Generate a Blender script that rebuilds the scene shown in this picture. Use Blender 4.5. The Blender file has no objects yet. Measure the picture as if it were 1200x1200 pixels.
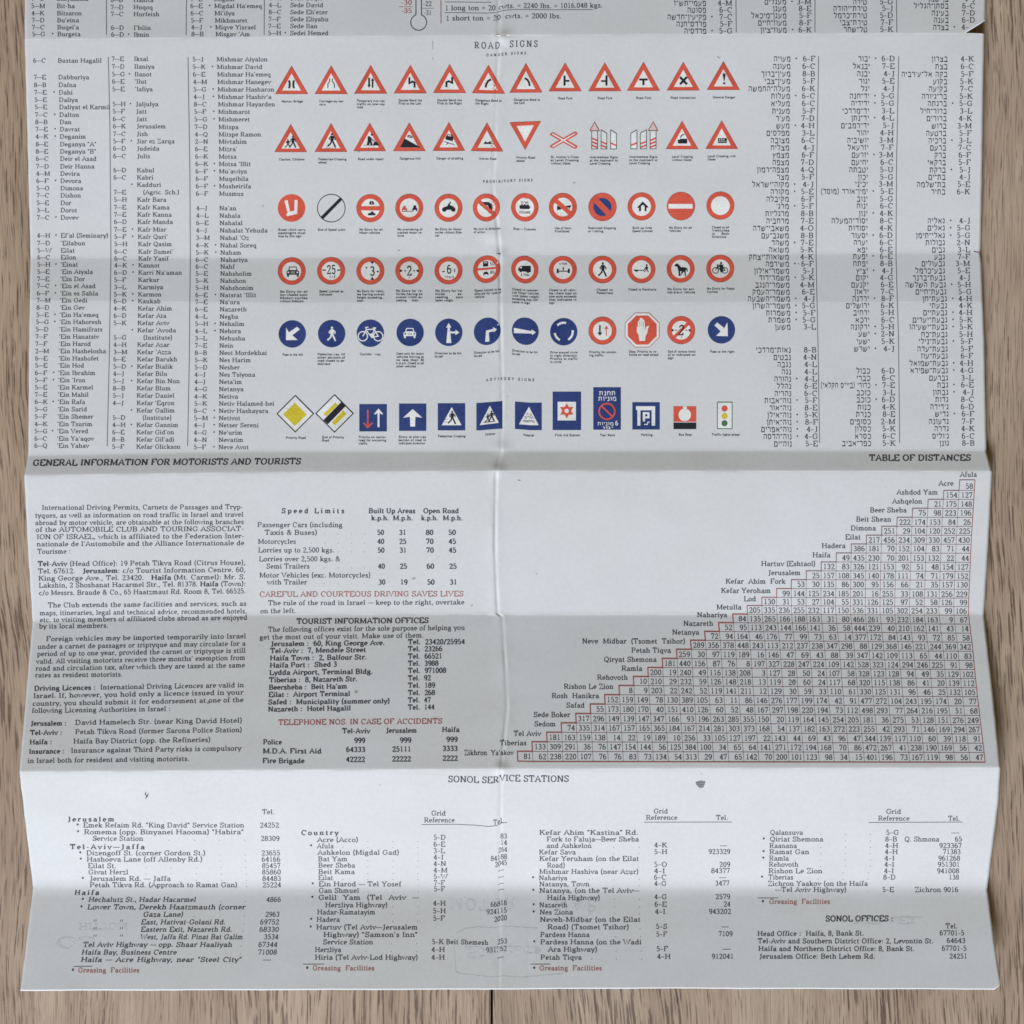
import bpy, math, random
import numpy as np
from mathutils import Vector
from mathutils.geometry import tessellate_polygon

random.seed(7)
rng = np.random.default_rng(11)
scene = bpy.context.scene
col = scene.collection

# ------------------------------------------------------------------ camera
D = 0.62                    # camera height above the wooden floor, metres
S = 0.0005                  # metres per photograph pixel on the floor
cam_data = bpy.data.cameras.new('camera')
cam = bpy.data.objects.new('camera', cam_data)
col.objects.link(cam)
cam.location = (0, 0, D)
cam.rotation_euler = (0, 0, 0)
cam_data.sensor_width = 36
cam_data.lens = 36 * D / (1200 * S)
cam_data.clip_start = 0.01
cam_data.clip_end = 50
scene.camera = cam

# ------------------------------------------------------------------ light: one soft window on the near side, pale room light
world = bpy.data.worlds.new('World')
scene.world = world
world.use_nodes = True
bg = world.node_tree.nodes['Background']
bg.inputs['Color'].default_value = (1.0, 0.80, 0.36, 1)
bg.inputs['Strength'].default_value = 0.142
ld = bpy.data.lights.new('window_light', 'AREA')
ld.shape = 'RECTANGLE'
ld.size = 2.7
ld.size_y = 2.4
ld.energy = 1385
ld.color = (0.795, 0.87, 0.985)
lamp = bpy.data.objects.new('window_light', ld)
col.objects.link(lamp)
az, el, dist = math.radians(18), math.radians(26.5), 8.0
lamp.location = (-math.sin(az) * math.cos(el) * dist, -math.cos(az) * math.cos(el) * dist, math.sin(el) * dist)
lamp.rotation_euler = (Vector((0, 0, 0)) - lamp.location).to_track_quat('-Z', 'Y').to_euler()
vs = scene.view_settings
vs.view_transform = 'Standard'
vs.look = 'None'
vs.exposure = 0
vs.gamma = 1
vs.use_curve_mapping = False
scene.cycles.filter_width = 1.6

# ------------------------------------------------------------------ materials
def new_mat(name):
    m = bpy.data.materials.new(name)
    m.use_nodes = True
    nt = m.node_tree
    return m, nt, nt.nodes['Principled BSDF']

def ink(name, rgb, rough=0.6):
    m, nt, b = new_mat(name)
    tc = nt.nodes.new('ShaderNodeTexCoord')
    nz = nt.nodes.new('ShaderNodeTexNoise')
    nz.inputs['Scale'].default_value = 900
    nz.inputs['Detail'].default_value = 3
    nt.links.new(tc.outputs['Object'], nz.inputs['Vector'])
    mx = nt.nodes.new('ShaderNodeMix')
    mx.data_type = 'RGBA'
    mx.inputs['A'].default_value = tuple(c * 0.84 for c in rgb) + (1,)
    mx.inputs['B'].default_value = tuple(min(1, c * 1.16 + 0.012) for c in rgb) + (1,)
    n2 = nt.nodes.new('ShaderNodeTexNoise')      # uneven inking, a few centimetres across
    n2.inputs['Scale'].default_value = 75
    n2.inputs['Detail'].default_value = 4
    nt.links.new(tc.outputs['Object'], n2.inputs['Vector'])
    av = nt.nodes.new('ShaderNodeMath'); av.operation = 'ADD'
    nt.links.new(nz.outputs['Fac'], av.inputs[0]); nt.links.new(n2.outputs['Fac'], av.inputs[1])
    sc_ = nt.nodes.new('ShaderNodeMapRange'); sc_.inputs['From Min'].default_value = 0.7; sc_.inputs['From Max'].default_value = 1.3
    nt.links.new(av.outputs['Value'], sc_.inputs['Value'])
    nt.links.new(sc_.outputs['Result'], mx.inputs['Factor'])
    nt.links.new(mx.outputs['Result'], b.inputs['Base Color'])
    b.inputs['Roughness'].default_value = rough
    b.inputs['Specular IOR Level'].default_value = 0.25
    return m

MAT = {
    'k': ink('black_ink', (0.048, 0.05, 0.064)),
    'b': ink('solid_black_ink', (0.012, 0.013, 0.02)),
    'r': ink('sign_red_ink', (0.62, 0.09, 0.052)),
    'd': ink('dark_red_ink', (0.33, 0.075, 0.075)),
    'l': ink('faded_grid_ink', (0.19, 0.09, 0.105)),
    'u': ink('blue_ink', (0.022, 0.043, 0.165)),
    'w': ink('sign_white', (0.74, 0.73, 0.70)),
    'p': ink('pink_ink', (0.70, 0.50, 0.50)),
    'y': ink('yellow_ink', (0.60, 0.48, 0.03)),
    'g': ink('green_ink', (0.06, 0.15, 0.07)),
    'h': ink('smudge_grey', (0.26, 0.26, 0.28)),
    's': ink('show_through_ink', (0.572, 0.573, 0.576)),
    'f': ink('faded_red_ink', (0.36, 0.135, 0.125)),
}

def paper_material():
    m, nt, b = new_mat('map_paper')
    L = nt.links.new
    tc = nt.nodes.new('ShaderNodeTexCoord')
    n1 = nt.nodes.new('ShaderNodeTexNoise'); n1.inputs['Scale'].default_value = 9; n1.inputs['Detail'].default_value = 5
    n2 = nt.nodes.new('ShaderNodeTexNoise'); n2.inputs['Scale'].default_value = 420; n2.inputs['Detail'].default_value = 4
    n3 = nt.nodes.new('ShaderNodeTexNoise'); n3.inputs['Scale'].default_value = 150; n3.inputs['Detail'].default_value = 1
    for n in (n1, n2, n3):
        L(tc.outputs['Object'], n.inputs['Vector'])
    r1 = nt.nodes.new('ShaderNodeValToRGB')
    r1.color_ramp.elements[0].position = 0.3; r1.color_ramp.elements[0].color = (0.618, 0.612, 0.602, 1)
    r1.color_ramp.elements[1].position = 0.7; r1.color_ramp.elements[1].color = (0.65, 0.65, 0.658, 1)
    L(n1.outputs['Fac'], r1.inputs['Fac'])
    r2 = nt.nodes.new('ShaderNodeValToRGB')
    r2.color_ramp.elements[0].position = 0.3; r2.color_ramp.elements[0].color = (0.955, 0.955, 0.95, 1)
    r2.color_ramp.elements[1].position = 0.65; r2.color_ramp.elements[1].color = (1, 1, 1, 1)
    L(n2.outputs['Fac'], r2.inputs['Fac'])
    mu = nt.nodes.new('ShaderNodeMix'); mu.data_type = 'RGBA'; mu.blend_type = 'MULTIPLY'; mu.inputs['Factor'].default_value = 1
    L(r1.outputs['Color'], mu.inputs['A']); L(r2.outputs['Color'], mu.inputs['B'])
    # sparse brown specks
    r3 = nt.nodes.new('ShaderNodeValToRGB')
    r3.color_ramp.elements[0].position = 0.80; r3.color_ramp.elements[0].color = (0, 0, 0, 1)
    r3.color_ramp.elements[1].position = 0.84; r3.color_ramp.elements[1].color = (1, 1, 1, 1)
    L(n3.outputs['Fac'], r3.inputs['Fac'])
    mv = nt.nodes.new('ShaderNodeMix'); mv.data_type = 'RGBA'; mv.inputs['B'].default_value = (0.34, 0.31, 0.28, 1)
    L(r3.outputs['Color'], mv.inputs['Factor']); L(mu.outputs['Result'], mv.inputs['A'])
    # scuffed fold lines; light on the ridges is painted into the same whitening
    at = nt.nodes.new('ShaderNodeAttribute'); at.attribute_name = 'wear_ridge_light'
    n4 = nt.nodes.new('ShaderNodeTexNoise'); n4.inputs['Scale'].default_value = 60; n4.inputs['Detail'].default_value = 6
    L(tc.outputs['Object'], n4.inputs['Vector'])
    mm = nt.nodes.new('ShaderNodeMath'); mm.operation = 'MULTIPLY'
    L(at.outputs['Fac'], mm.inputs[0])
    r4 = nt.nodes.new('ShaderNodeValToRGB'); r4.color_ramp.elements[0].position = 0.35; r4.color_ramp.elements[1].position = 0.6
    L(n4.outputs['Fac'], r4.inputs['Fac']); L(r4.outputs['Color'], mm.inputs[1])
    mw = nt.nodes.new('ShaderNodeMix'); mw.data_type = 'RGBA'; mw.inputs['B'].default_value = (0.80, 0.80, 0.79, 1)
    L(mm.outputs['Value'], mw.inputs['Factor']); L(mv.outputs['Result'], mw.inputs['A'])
    L(mw.outputs['Result'], b.inputs['Base Color'])
    bp = nt.nodes.new('ShaderNodeBump'); bp.inputs['Strength'].default_value = 0.12; bp.inputs['Distance'].default_value = 0.0004
    n5 = nt.nodes.new('ShaderNodeTexNoise'); n5.inputs['Scale'].default_value = 70; n5.inputs['Detail'].default_value = 6
    L(tc.outputs['Object'], n5.inputs['Vector']); L(n5.outputs['Fac'], bp.inputs['Height'])
    L(bp.outputs['Normal'], b.inputs['Normal'])
    b.inputs['Roughness'].default_value = 0.62
    b.inputs['Specular IOR Level'].default_value = 0.22
    return m

def wood_material(name, tint, seed):
    m, nt, b = new_mat(name)
    N, L = nt.nodes.new, nt.links.new
    def math_(op, a, bb):
        n = N('ShaderNodeMath'); n.operation = op
        for i, v in enumerate((a, bb)):
            if v is None: continue
            if isinstance(v, (int, float)): n.inputs[i].default_value = v
            else: L(v, n.inputs[i])
        return n.outputs[0]
    def noise(vec, scale, detail, rough=0.5):
        n = N('ShaderNodeTexNoise'); n.inputs['Scale'].default_value = scale
        n.inputs['Detail'].default_value = detail; n.inputs['Roughness'].default_value = rough
        L(vec, n.inputs['Vector']); return n.outputs['Fac']
    def mapped(vec, sc, loc=(0, 0, 0)):
        n = N('ShaderNodeMapping'); n.inputs['Scale'].default_value = sc; n.inputs['Location'].default_value = loc
        L(vec, n.inputs['Vector']); return n.outputs['Vector']
    def ramp(fac, stops):
        n = N('ShaderNodeValToRGB'); cr = n.color_ramp
        while len(cr.elements) < len(stops): cr.elements.new(0.5)
        for e, (p, c) in zip(cr.elements, stops):
            e.position = p; e.color = (c + (1,)) if isinstance(c, tuple) else (c, c, c, 1)
        L(fac, n.inputs['Fac']); return n.outputs['Color']
    def mixc(fac, a, bb, mode='MIX'):
        n = N('ShaderNodeMix'); n.data_type = 'RGBA'; n.blend_type = mode
        for k, v in (('Factor', fac), ('A', a), ('B', bb)):
            if isinstance(v, (int, float)): n.inputs[k].default_value = v
            elif isinstance(v, tuple): n.inputs[k].default_value = v + (1,)
            else: L(v, n.inputs[k])
        return n.outputs['Result']
    tc = N('ShaderNodeTexCoord')
    base = mapped(tc.outputs['Object'], (1, 1, 1), (seed * 1.7, seed * 3.1, 0))
    # gentle sideways wander of the grain
    wob = noise(mapped(base, (1.3, 1.0, 1)), 3.0, 2)
    wob2 = noise(mapped(base, (45, 14, 1)), 3.0, 1)
    sep = N('ShaderNodeSeparateXYZ'); L(base, sep.inputs[0])
    x2 = math_('ADD', math_('ADD', sep.outputs['X'], math_('MULTIPLY', sep.outputs['Y'], 0.035)), math_('ADD', math_('MULTIPLY', wob, 0.045), math_('MULTIPLY', wob2, 0.0016)))
    cmb = N('ShaderNodeCombineXYZ'); L(x2, cmb.inputs['X']); L(sep.outputs['Y'], cmb.inputs['Y'])
    gv = cmb.outputs['Vector']
    bands = noise(mapped(gv, (60, 1.3, 1)), 1.0, 3, 0.5)
    fine = noise(mapped(gv, (1150, 34, 1)), 1.0, 3, 0.6)
    rag = noise(mapped(gv, (700, 160, 1), (3, 3, 0)), 1.0, 2)
    slow = noise(mapped(gv, (22, 4.5, 1), (2, 7, 0)), 1.0, 2)
    # pores: short dark dashes lying along the grain
    def pores(scale, r, loc, k):
        v = N('ShaderNodeTexVoronoi'); v.voronoi_dimensions = '2D'; v.feature = 'F1'; v.inputs['Scale'].default_value = 1.0
        L(mapped(gv, scale, loc), v.inputs['Vector'])
        d = math_('ADD', v.outputs['Distance'], math_('MULTIPLY', math_('SUBTRACT', rag, 0.5), 0.22))
        d = math_('ADD', d, math_('MULTIPLY', math_('SUBTRACT', 0.56, slow), k))
        return ramp(d, [(r * 0.45, 1.0), (r, 0.0)])
    d1 = pores((310, 16, 1), 0.225, (4, 2, 0), 0.6)
    d2 = pores((480, 30, 1), 0.22, (9, 5, 0), 0.55)
    d3 = pores((230, 4.5, 1), 0.14, (1, 9, 0), 0.35)
    mott = noise(mapped(base, (13, 9, 1)), 1.0, 4)
    c0 = ramp(bands, [(0.30, (0.335, 0.242, 0.174)), (0.5, (0.395, 0.292, 0.212)), (0.70, (0.45, 0.340, 0.252))])
    cf = ramp(fine, [(0.36, 0.70), (0.50, 0.98), (0.64, 1.12)])
    c1 = mixc(1.0, c0, cf, 'MULTIPLY')
    cm = ramp(mott, [(0.3, (0.90, 0.86, 0.845)), (0.7, (1.07, 1.08, 1.075))])
    c2 = mixc(1.0, c1, cm, 'MULTIPLY')
    c3 = mixc(math_('MULTIPLY', d1, 0.78), c2, (0.095, 0.058, 0.042))
    c3 = mixc(math_('MULTIPLY', d3, 0.82), c3, (0.10, 0.062, 0.045))
    c4 = mixc(math_('MULTIPLY', d2, 0.70), c3, (0.12, 0.076, 0.056))
    c5 = mixc(1.0, c4, tint, 'MULTIPLY')
    L(c5, b.inputs['Base Color'])
    bp = N('ShaderNodeBump'); bp.inputs['Strength'].default_value = 0.35; bp.inputs['Distance'].default_value = 0.0004
    hgt = math_('SUBTRACT', math_('MULTIPLY', fine, 0.5), math_('ADD', d1, math_('MULTIPLY', d2, 0.6)))
    L(hgt, bp.inputs['Height']); L(bp.outputs['Normal'], b.inputs['Normal'])
    b.inputs['Roughness'].default_value = 0.58
    b.inputs['Specular IOR Level'].default_value = 0.3
    return m

# ------------------------------------------------------------------ shape of the creased sheet
def I(x, xs, ys):
    return np.interp(x, xs, ys)

CREASES = [
    ([0, 1200], [-200, -200]),
    ([30, 300, 600, 1155], [46.5, 44, 41.2, 39.2]),
    ([30, 300, 560, 600, 900, 1150], [302, 302, 299, 298, 297.5, 295.5]),
    ([30, 300, 600, 1150], [352.5, 355, 355.5, 354]),
    ([30, 300, 600, 900, 1156], [534, 529, 528.5, 528, 528]),
    ([29, 300, 600, 1162], [557.5, 554, 552.2, 552.5]),
    ([38, 150, 300, 560, 590, 1153], [728, 724, 720.5, 719.5, 720, 720]),
    ([23, 300, 600, 1172], [905, 903, 901.5, 900]),
    ([38, 1157], [1040, 1041]),
    ([24, 560, 760, 1172], [1161, 1159.5, 1158.3, 1159.5]),
]
NOM = np.array([-200, 42, 299, 355, 529, 553, 721, 902, 1040, 1159.0])
HGT = np.array([0.5, 8.0, 2.2, 4.5, 4.6, 6.9, 2.3, 14.8, 4.2, 12.8])       # mm at each fold
SIG = np.array([0, 1.6, 2.0, 1.4, 1.6, 1.6, 2.0, 1.6, 7.0, 0])           # how soft each fold is, px
_yy = np.arange(-260, 1240, 0.5)
_base = np.interp(_yy, NOM, HGT)
def _gauss(sig):
    k = np.arange(-int(4 * sig / 0.5) - 1, int(4 * sig / 0.5) + 2) * 0.5
    g = np.exp(-0.5 * (k / sig) ** 2)
    g /= g.sum()
    p = len(k) // 2
    return np.convolve(np.pad(_base, p, mode='edge'), g, mode='valid')
_prof = _base.copy()
for n_, s_ in zip(NOM, SIG):
    if s_ > 0:
        w_ = np.clip(1.6 - np.abs(_yy - n_) / (3.2 * s_), 0, 1)
        w_ = w_ * w_ * (3 - 2 * w_)
        _prof = _prof * (1 - w_) + _gauss(s_) * w_

_waves = []
for i in range(46):
    lam = float(np.exp(rng.uniform(math.log(45), math.log(330))))
    th = rng.uniform(0, math.pi)
    _waves.append((2 * math.pi / lam * math.cos(th), 2 * math.pi / lam * math.sin(th), rng.uniform(0, 6.28), 0.00017 * lam * rng.uniform(0.4, 1)))
_cr = []
for i in range(24):
    lam = float(np.exp(rng.uniform(math.log(9), math.log(40))))
    th = rng.uniform(-0.9, 0.9)
    _cr.append((2 * math.pi / lam * math.cos(th), 2 * math.pi / lam * math.sin(th), rng.uniform(0, 6.28), 0.0011 * lam * rng.uniform(0.3, 1)))

FOLD_Y = [-200, 45, 150, 220, 260, 300, 360, 470, 530, 553, 640, 719, 722, 780, 830, 900, 960, 1030, 1159]
FOLD_X = [583, 584, 580, 577, 582, 586, 586, 588, 587, 581, 580, 583, 588, 592, 594, 587, 586, 585, 584]

def t_of(x, y):
    cy = np.array([np.interp(x, a, b) for a, b in CREASES])
    t = np.full(x.shape, NOM[0])
    for i in range(len(NOM) - 1):
        f = (y - cy[i]) / (cy[i + 1] - cy[i])
        seg = NOM[i] + f * (NOM[i + 1] - NOM[i])
        last = i == len(NOM) - 2
        mask = (f >= 0) & ((f <= 1) | last)
        t = np.where(mask, seg, t)
    return t

def y_of(x, t):
    i = int(np.clip(np.searchsorted(NOM, t, side='right') - 1, 0, len(NOM) - 2))
    f = (t - NOM[i]) / (NOM[i + 1] - NOM[i])
    return (1 - f) * np.interp(x, *CREASES[i]) + f * np.interp(x, *CREASES[i + 1])

def height(x, y, t=None):
    """paper height in metres over photograph pixel (x, y)"""
    if t is None:
        t = t_of(x, y)
    h = np.interp(t, _yy, _prof)
    for kx, ky, ph, a in _waves:
        h = h + a * np.sin(kx * x + ky * y + ph)
    xc = np.interp(y, FOLD_Y, FOLD_X)
    dx = x - xc
    near = np.exp(-(dx / 16.0) ** 2)
    cr = 0
    for kx, ky, ph, a in _cr:
        cr = cr + a * np.sin(kx * x + ky * y + ph)
    h = h + near * cr * 0.55
    am = np.interp(y, [50, 300, 560, 880, 905, 1060, 1159], [0.5, 0.75, 1.0, 0.9, 0.32, 0.2, 0.14]) * (0.75 + 0.35 * np.sin(y * 0.021 + 1.0) + 0.2 * np.sin(y * 0.083))
    h = h + am * (0.34 * np.exp(-((dx + 1.5) / 9.0) ** 2) - 0.62 * np.exp(-(dx / 2.0) ** 2))
    # pinched folds where the creases cross
    for px, py, r, a in ((586, 299, 9, 0.5), (590, 44, 9, 0.7), (583, 551, 8, 0.6), (587, 901, 8, 0.6), (577, 275, 11, 0.5), (588, 525, 8, 0.5)):
        h = h + a * np.exp(-(((x - px) / r) ** 2 + ((y - py) / (r * 0.8)) ** 2))
    # faint second folds right of the middle
    h = h - 0.10 * np.exp(-((x - 617) / 2.5) ** 2) * ((y > 215) & (y < 300))
    h = h - 0.10 * np.exp(-((x - 620) / 2.5) ** 2) * (y > 1060)
    return np.maximum(h, 0.25) * 0.001

def to_world(x, y, h):
    k = S * (D - h) / D
    return np.stack([(x - 600) * k, (600 - y) * k, h], axis=-1)

L_Y = [-200, 42, 150, 299, 420, 529, 553, 640, 721, 902, 1040, 1159]   # along the sheet, like R_T
L_X = [30, 29, 32, 35.8, 34, 33.2, 28.5, 33, 38.2, 22.8, 38.8, 24]
R_T = [-200, 0, 27, 41.2, 42, 100, 200, 292, 299, 312, 400, 529, 553, 640, 721, 800, 902, 940, 1040, 1100, 1149, 1155, 1159]
R_X = [1155, 1155, 1154.5, 1131.5, 1153.5, 1152.3, 1151, 1149.3, 1148.6, 1150, 1153.5, 1156, 1162.6, 1158, 1153, 1162, 1172.3, 1170, 1157, 1165, 1172.6, 1171.5, 1165]

# where printing has crept sideways over the middle fold
_WZ = [
    (20, [540, 570, 582, 592, 604, 645], [0, 1.3, 1.5, -0.7, -1.1, 0]),
    (100, [550, 570, 590, 604, 645], [0, 0.7, 0.9, 0.2, 0]),
    (215, [545, 570, 590, 602, 640], [0, 0.5, 0.7, -0.3, 0]),
    (300, [540, 565, 586, 594, 622, 645], [0, -0.4, -1.8, -1.4, 0.3, 0]),
    (520, [540, 562, 588, 600, 622, 645], [0, -0.2, -2.4, -1.6, 0.2, 0]),
    (560, [540, 645], [0, 0]), (880, [540, 645], [0, 0]),
    (905, [535, 574, 583, 587, 625, 645], [0, 1.3, 1.0, -1.5, 0, 0]),
    (1159, [535, 576, 584, 588, 625, 645], [0, 0.9, 0.4, -0.9, 0, 0]),
]
def warp(x, y):
    d = np.array([np.interp(x, a, b) for _, a, b in _WZ])
    ys = np.array([z[0] for z in _WZ], float)
    out = np.zeros_like(x)
    yc = np.clip(y, ys[0], ys[-1])
    idx = np.clip(np.searchsorted(ys, yc, side='right') - 1, 0, len(ys) - 2)
    f = (yc - ys[idx]) / (ys[idx + 1] - ys[idx])
    ar = np.arange(len(x))
    return d[idx, ar] * (1 - f) + d[idx + 1, ar] * f

# ------------------------------------------------------------------ object helpers
def link(name, me, parent=None, label=None):
    o = bpy.data.objects.new(name, me)
    col.objects.link(o)
    if parent: o.parent = parent
    if label: o['label'] = label
    return o

class Ink:
    """collects flat printed shapes in photograph pixels; build() lays them on the paper surface"""
    def __init__(self):
        self.lift, self.step = 0.000045, 0.000011
        self.f = {}                      # material key -> list of (n,4,2) arrays, layers
    def quads(self, q, mat, layer):
        q = np.asarray(q, float)
        ln = max(np.abs(q[:, 1] - q[:, 0]).max(), 0) if len(q) else 0
        if ln > 3.6:                     # long strokes are cut so that they follow the paper
            out = []
            for a, b, c, d in q:
                n = max(1, int(math.ceil(max(math.dist(a, b), math.dist(d, c)) / 2.6)))
                for i in range(n):
                    f, g = i / n, (i + 1) / n
                    out.append([a + (b - a) * f, a + (b - a) * g, d + (c - d) * g, d + (c - d) * f])
            q = np.array(out)
        self.f.setdefault(mat, []).append((q, layer))
    def tri_fill(self, pts, mat, layer, maxlen=3.5):
        tris = tessellate_polygon([[Vector((p[0], p[1], 0)) for p in ring] for ring in pts])
        flat = [p for ring in pts for p in ring]
        stack = [tuple(flat[i] for i in t) for t in tris]
        out = []
        while stack:
            a, b, c = stack.pop()
            e = [math.dist(a, b), math.dist(b, c), math.dist(c, a)]
            m = max(e)
            if m <= maxlen:
                out.append([a, b, c, c]); continue
            i = e.index(m)
            p, q, r = ((a, b, c), (b, c, a), (c, a, b))[i]
            md = ((p[0] + q[0]) / 2, (p[1] + q[1]) / 2)
            stack.append((p, md, r)); stack.append((md, q, r))
        if out:
            self.quads(out, mat, layer)
    def line(self, pts, w, mat, layer=1, step=3.0):
        d = []
        for a, b in zip(pts[:-1], pts[1:]):
            n = max(1, int(math.dist(a, b) / step))
            d += [(a[0] + (b[0] - a[0]) * i / n, a[1] + (b[1] - a[1]) * i / n) for i in range(n)]
        d.append(pts[-1])
        self.quads(strip(np.array(d, float), np.full(len(d), w)), mat, layer)
    def build(self, name, parent=None, label=None, wob=True):
        V, F, M = [], [], []
        keys = list(self.f)
        n0 = 0
        for mi, k in enumerate(keys):
            for q, layer in self.f[k]:
                q = q.reshape(-1, 2)
                x, y = q[:, 0].copy(), q[:, 1].copy()
                if wob: y = y + warp(x, y)
                h = height(x, y) + self.lift + self.step * layer
                V.append(to_world(x, y, h))
                n = len(x) // 4
                F.append(np.arange(n * 4).reshape(n, 4) + n0)
                M += [mi] * n
                n0 += n * 4
        V = np.concatenate(V); F = np.concatenate(F)
        me = bpy.data.meshes.new(name)
        faces = []
        for f in F.tolist():
            a, b, c, d = f
            faces.append((a, b, c) if np.array_equal(V[c], V[d]) else (a, b, c, d))
        me.from_pydata(V.tolist(), [], faces)
        for k in keys: me.materials.append(MAT[k])
        me.polygons.foreach_set('material_index', M)
        # every face looks up
        import bmesh
        bm = bmesh.new(); bm.from_mesh(me)
        for f in bm.faces:
            f.normal_update()
            if f.normal.z < 0: f.normal_flip()
        bm.to_mesh(me); bm.free()
        me.update()
        return link(name, me, parent, label)

def strip(p, w, closed=False):
    """quads of a stroke along points p with width w at each point"""
    d = np.diff(p, axis=0)
    ln = np.maximum(np.linalg.norm(d, axis=1), 1e-6)[:, None]
    d = d / ln
    nrm = np.stack([-d[:, 1], d[:, 0]], 1)
    if closed:
        a = np.vstack([nrm[-1:] + nrm[:1], nrm[:-1] + nrm[1:], nrm[-1:] + nrm[:1]])
    else:
        a = np.vstack([nrm[:1] * 2, nrm[:-1] + nrm[1:], nrm[-1:] * 2])
    l2 = np.sum(a * a, 1)
    a = a * np.minimum(2 / np.maximum(l2, 0.6), 1.6)[:, None] 
    off = a * (np.asarray(w)[:, None] / 2)
    lft, rgt = p + off, p - off
    return np.stack([lft[:-1], lft[1:], rgt[1:], rgt[:-1]], 1)

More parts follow.
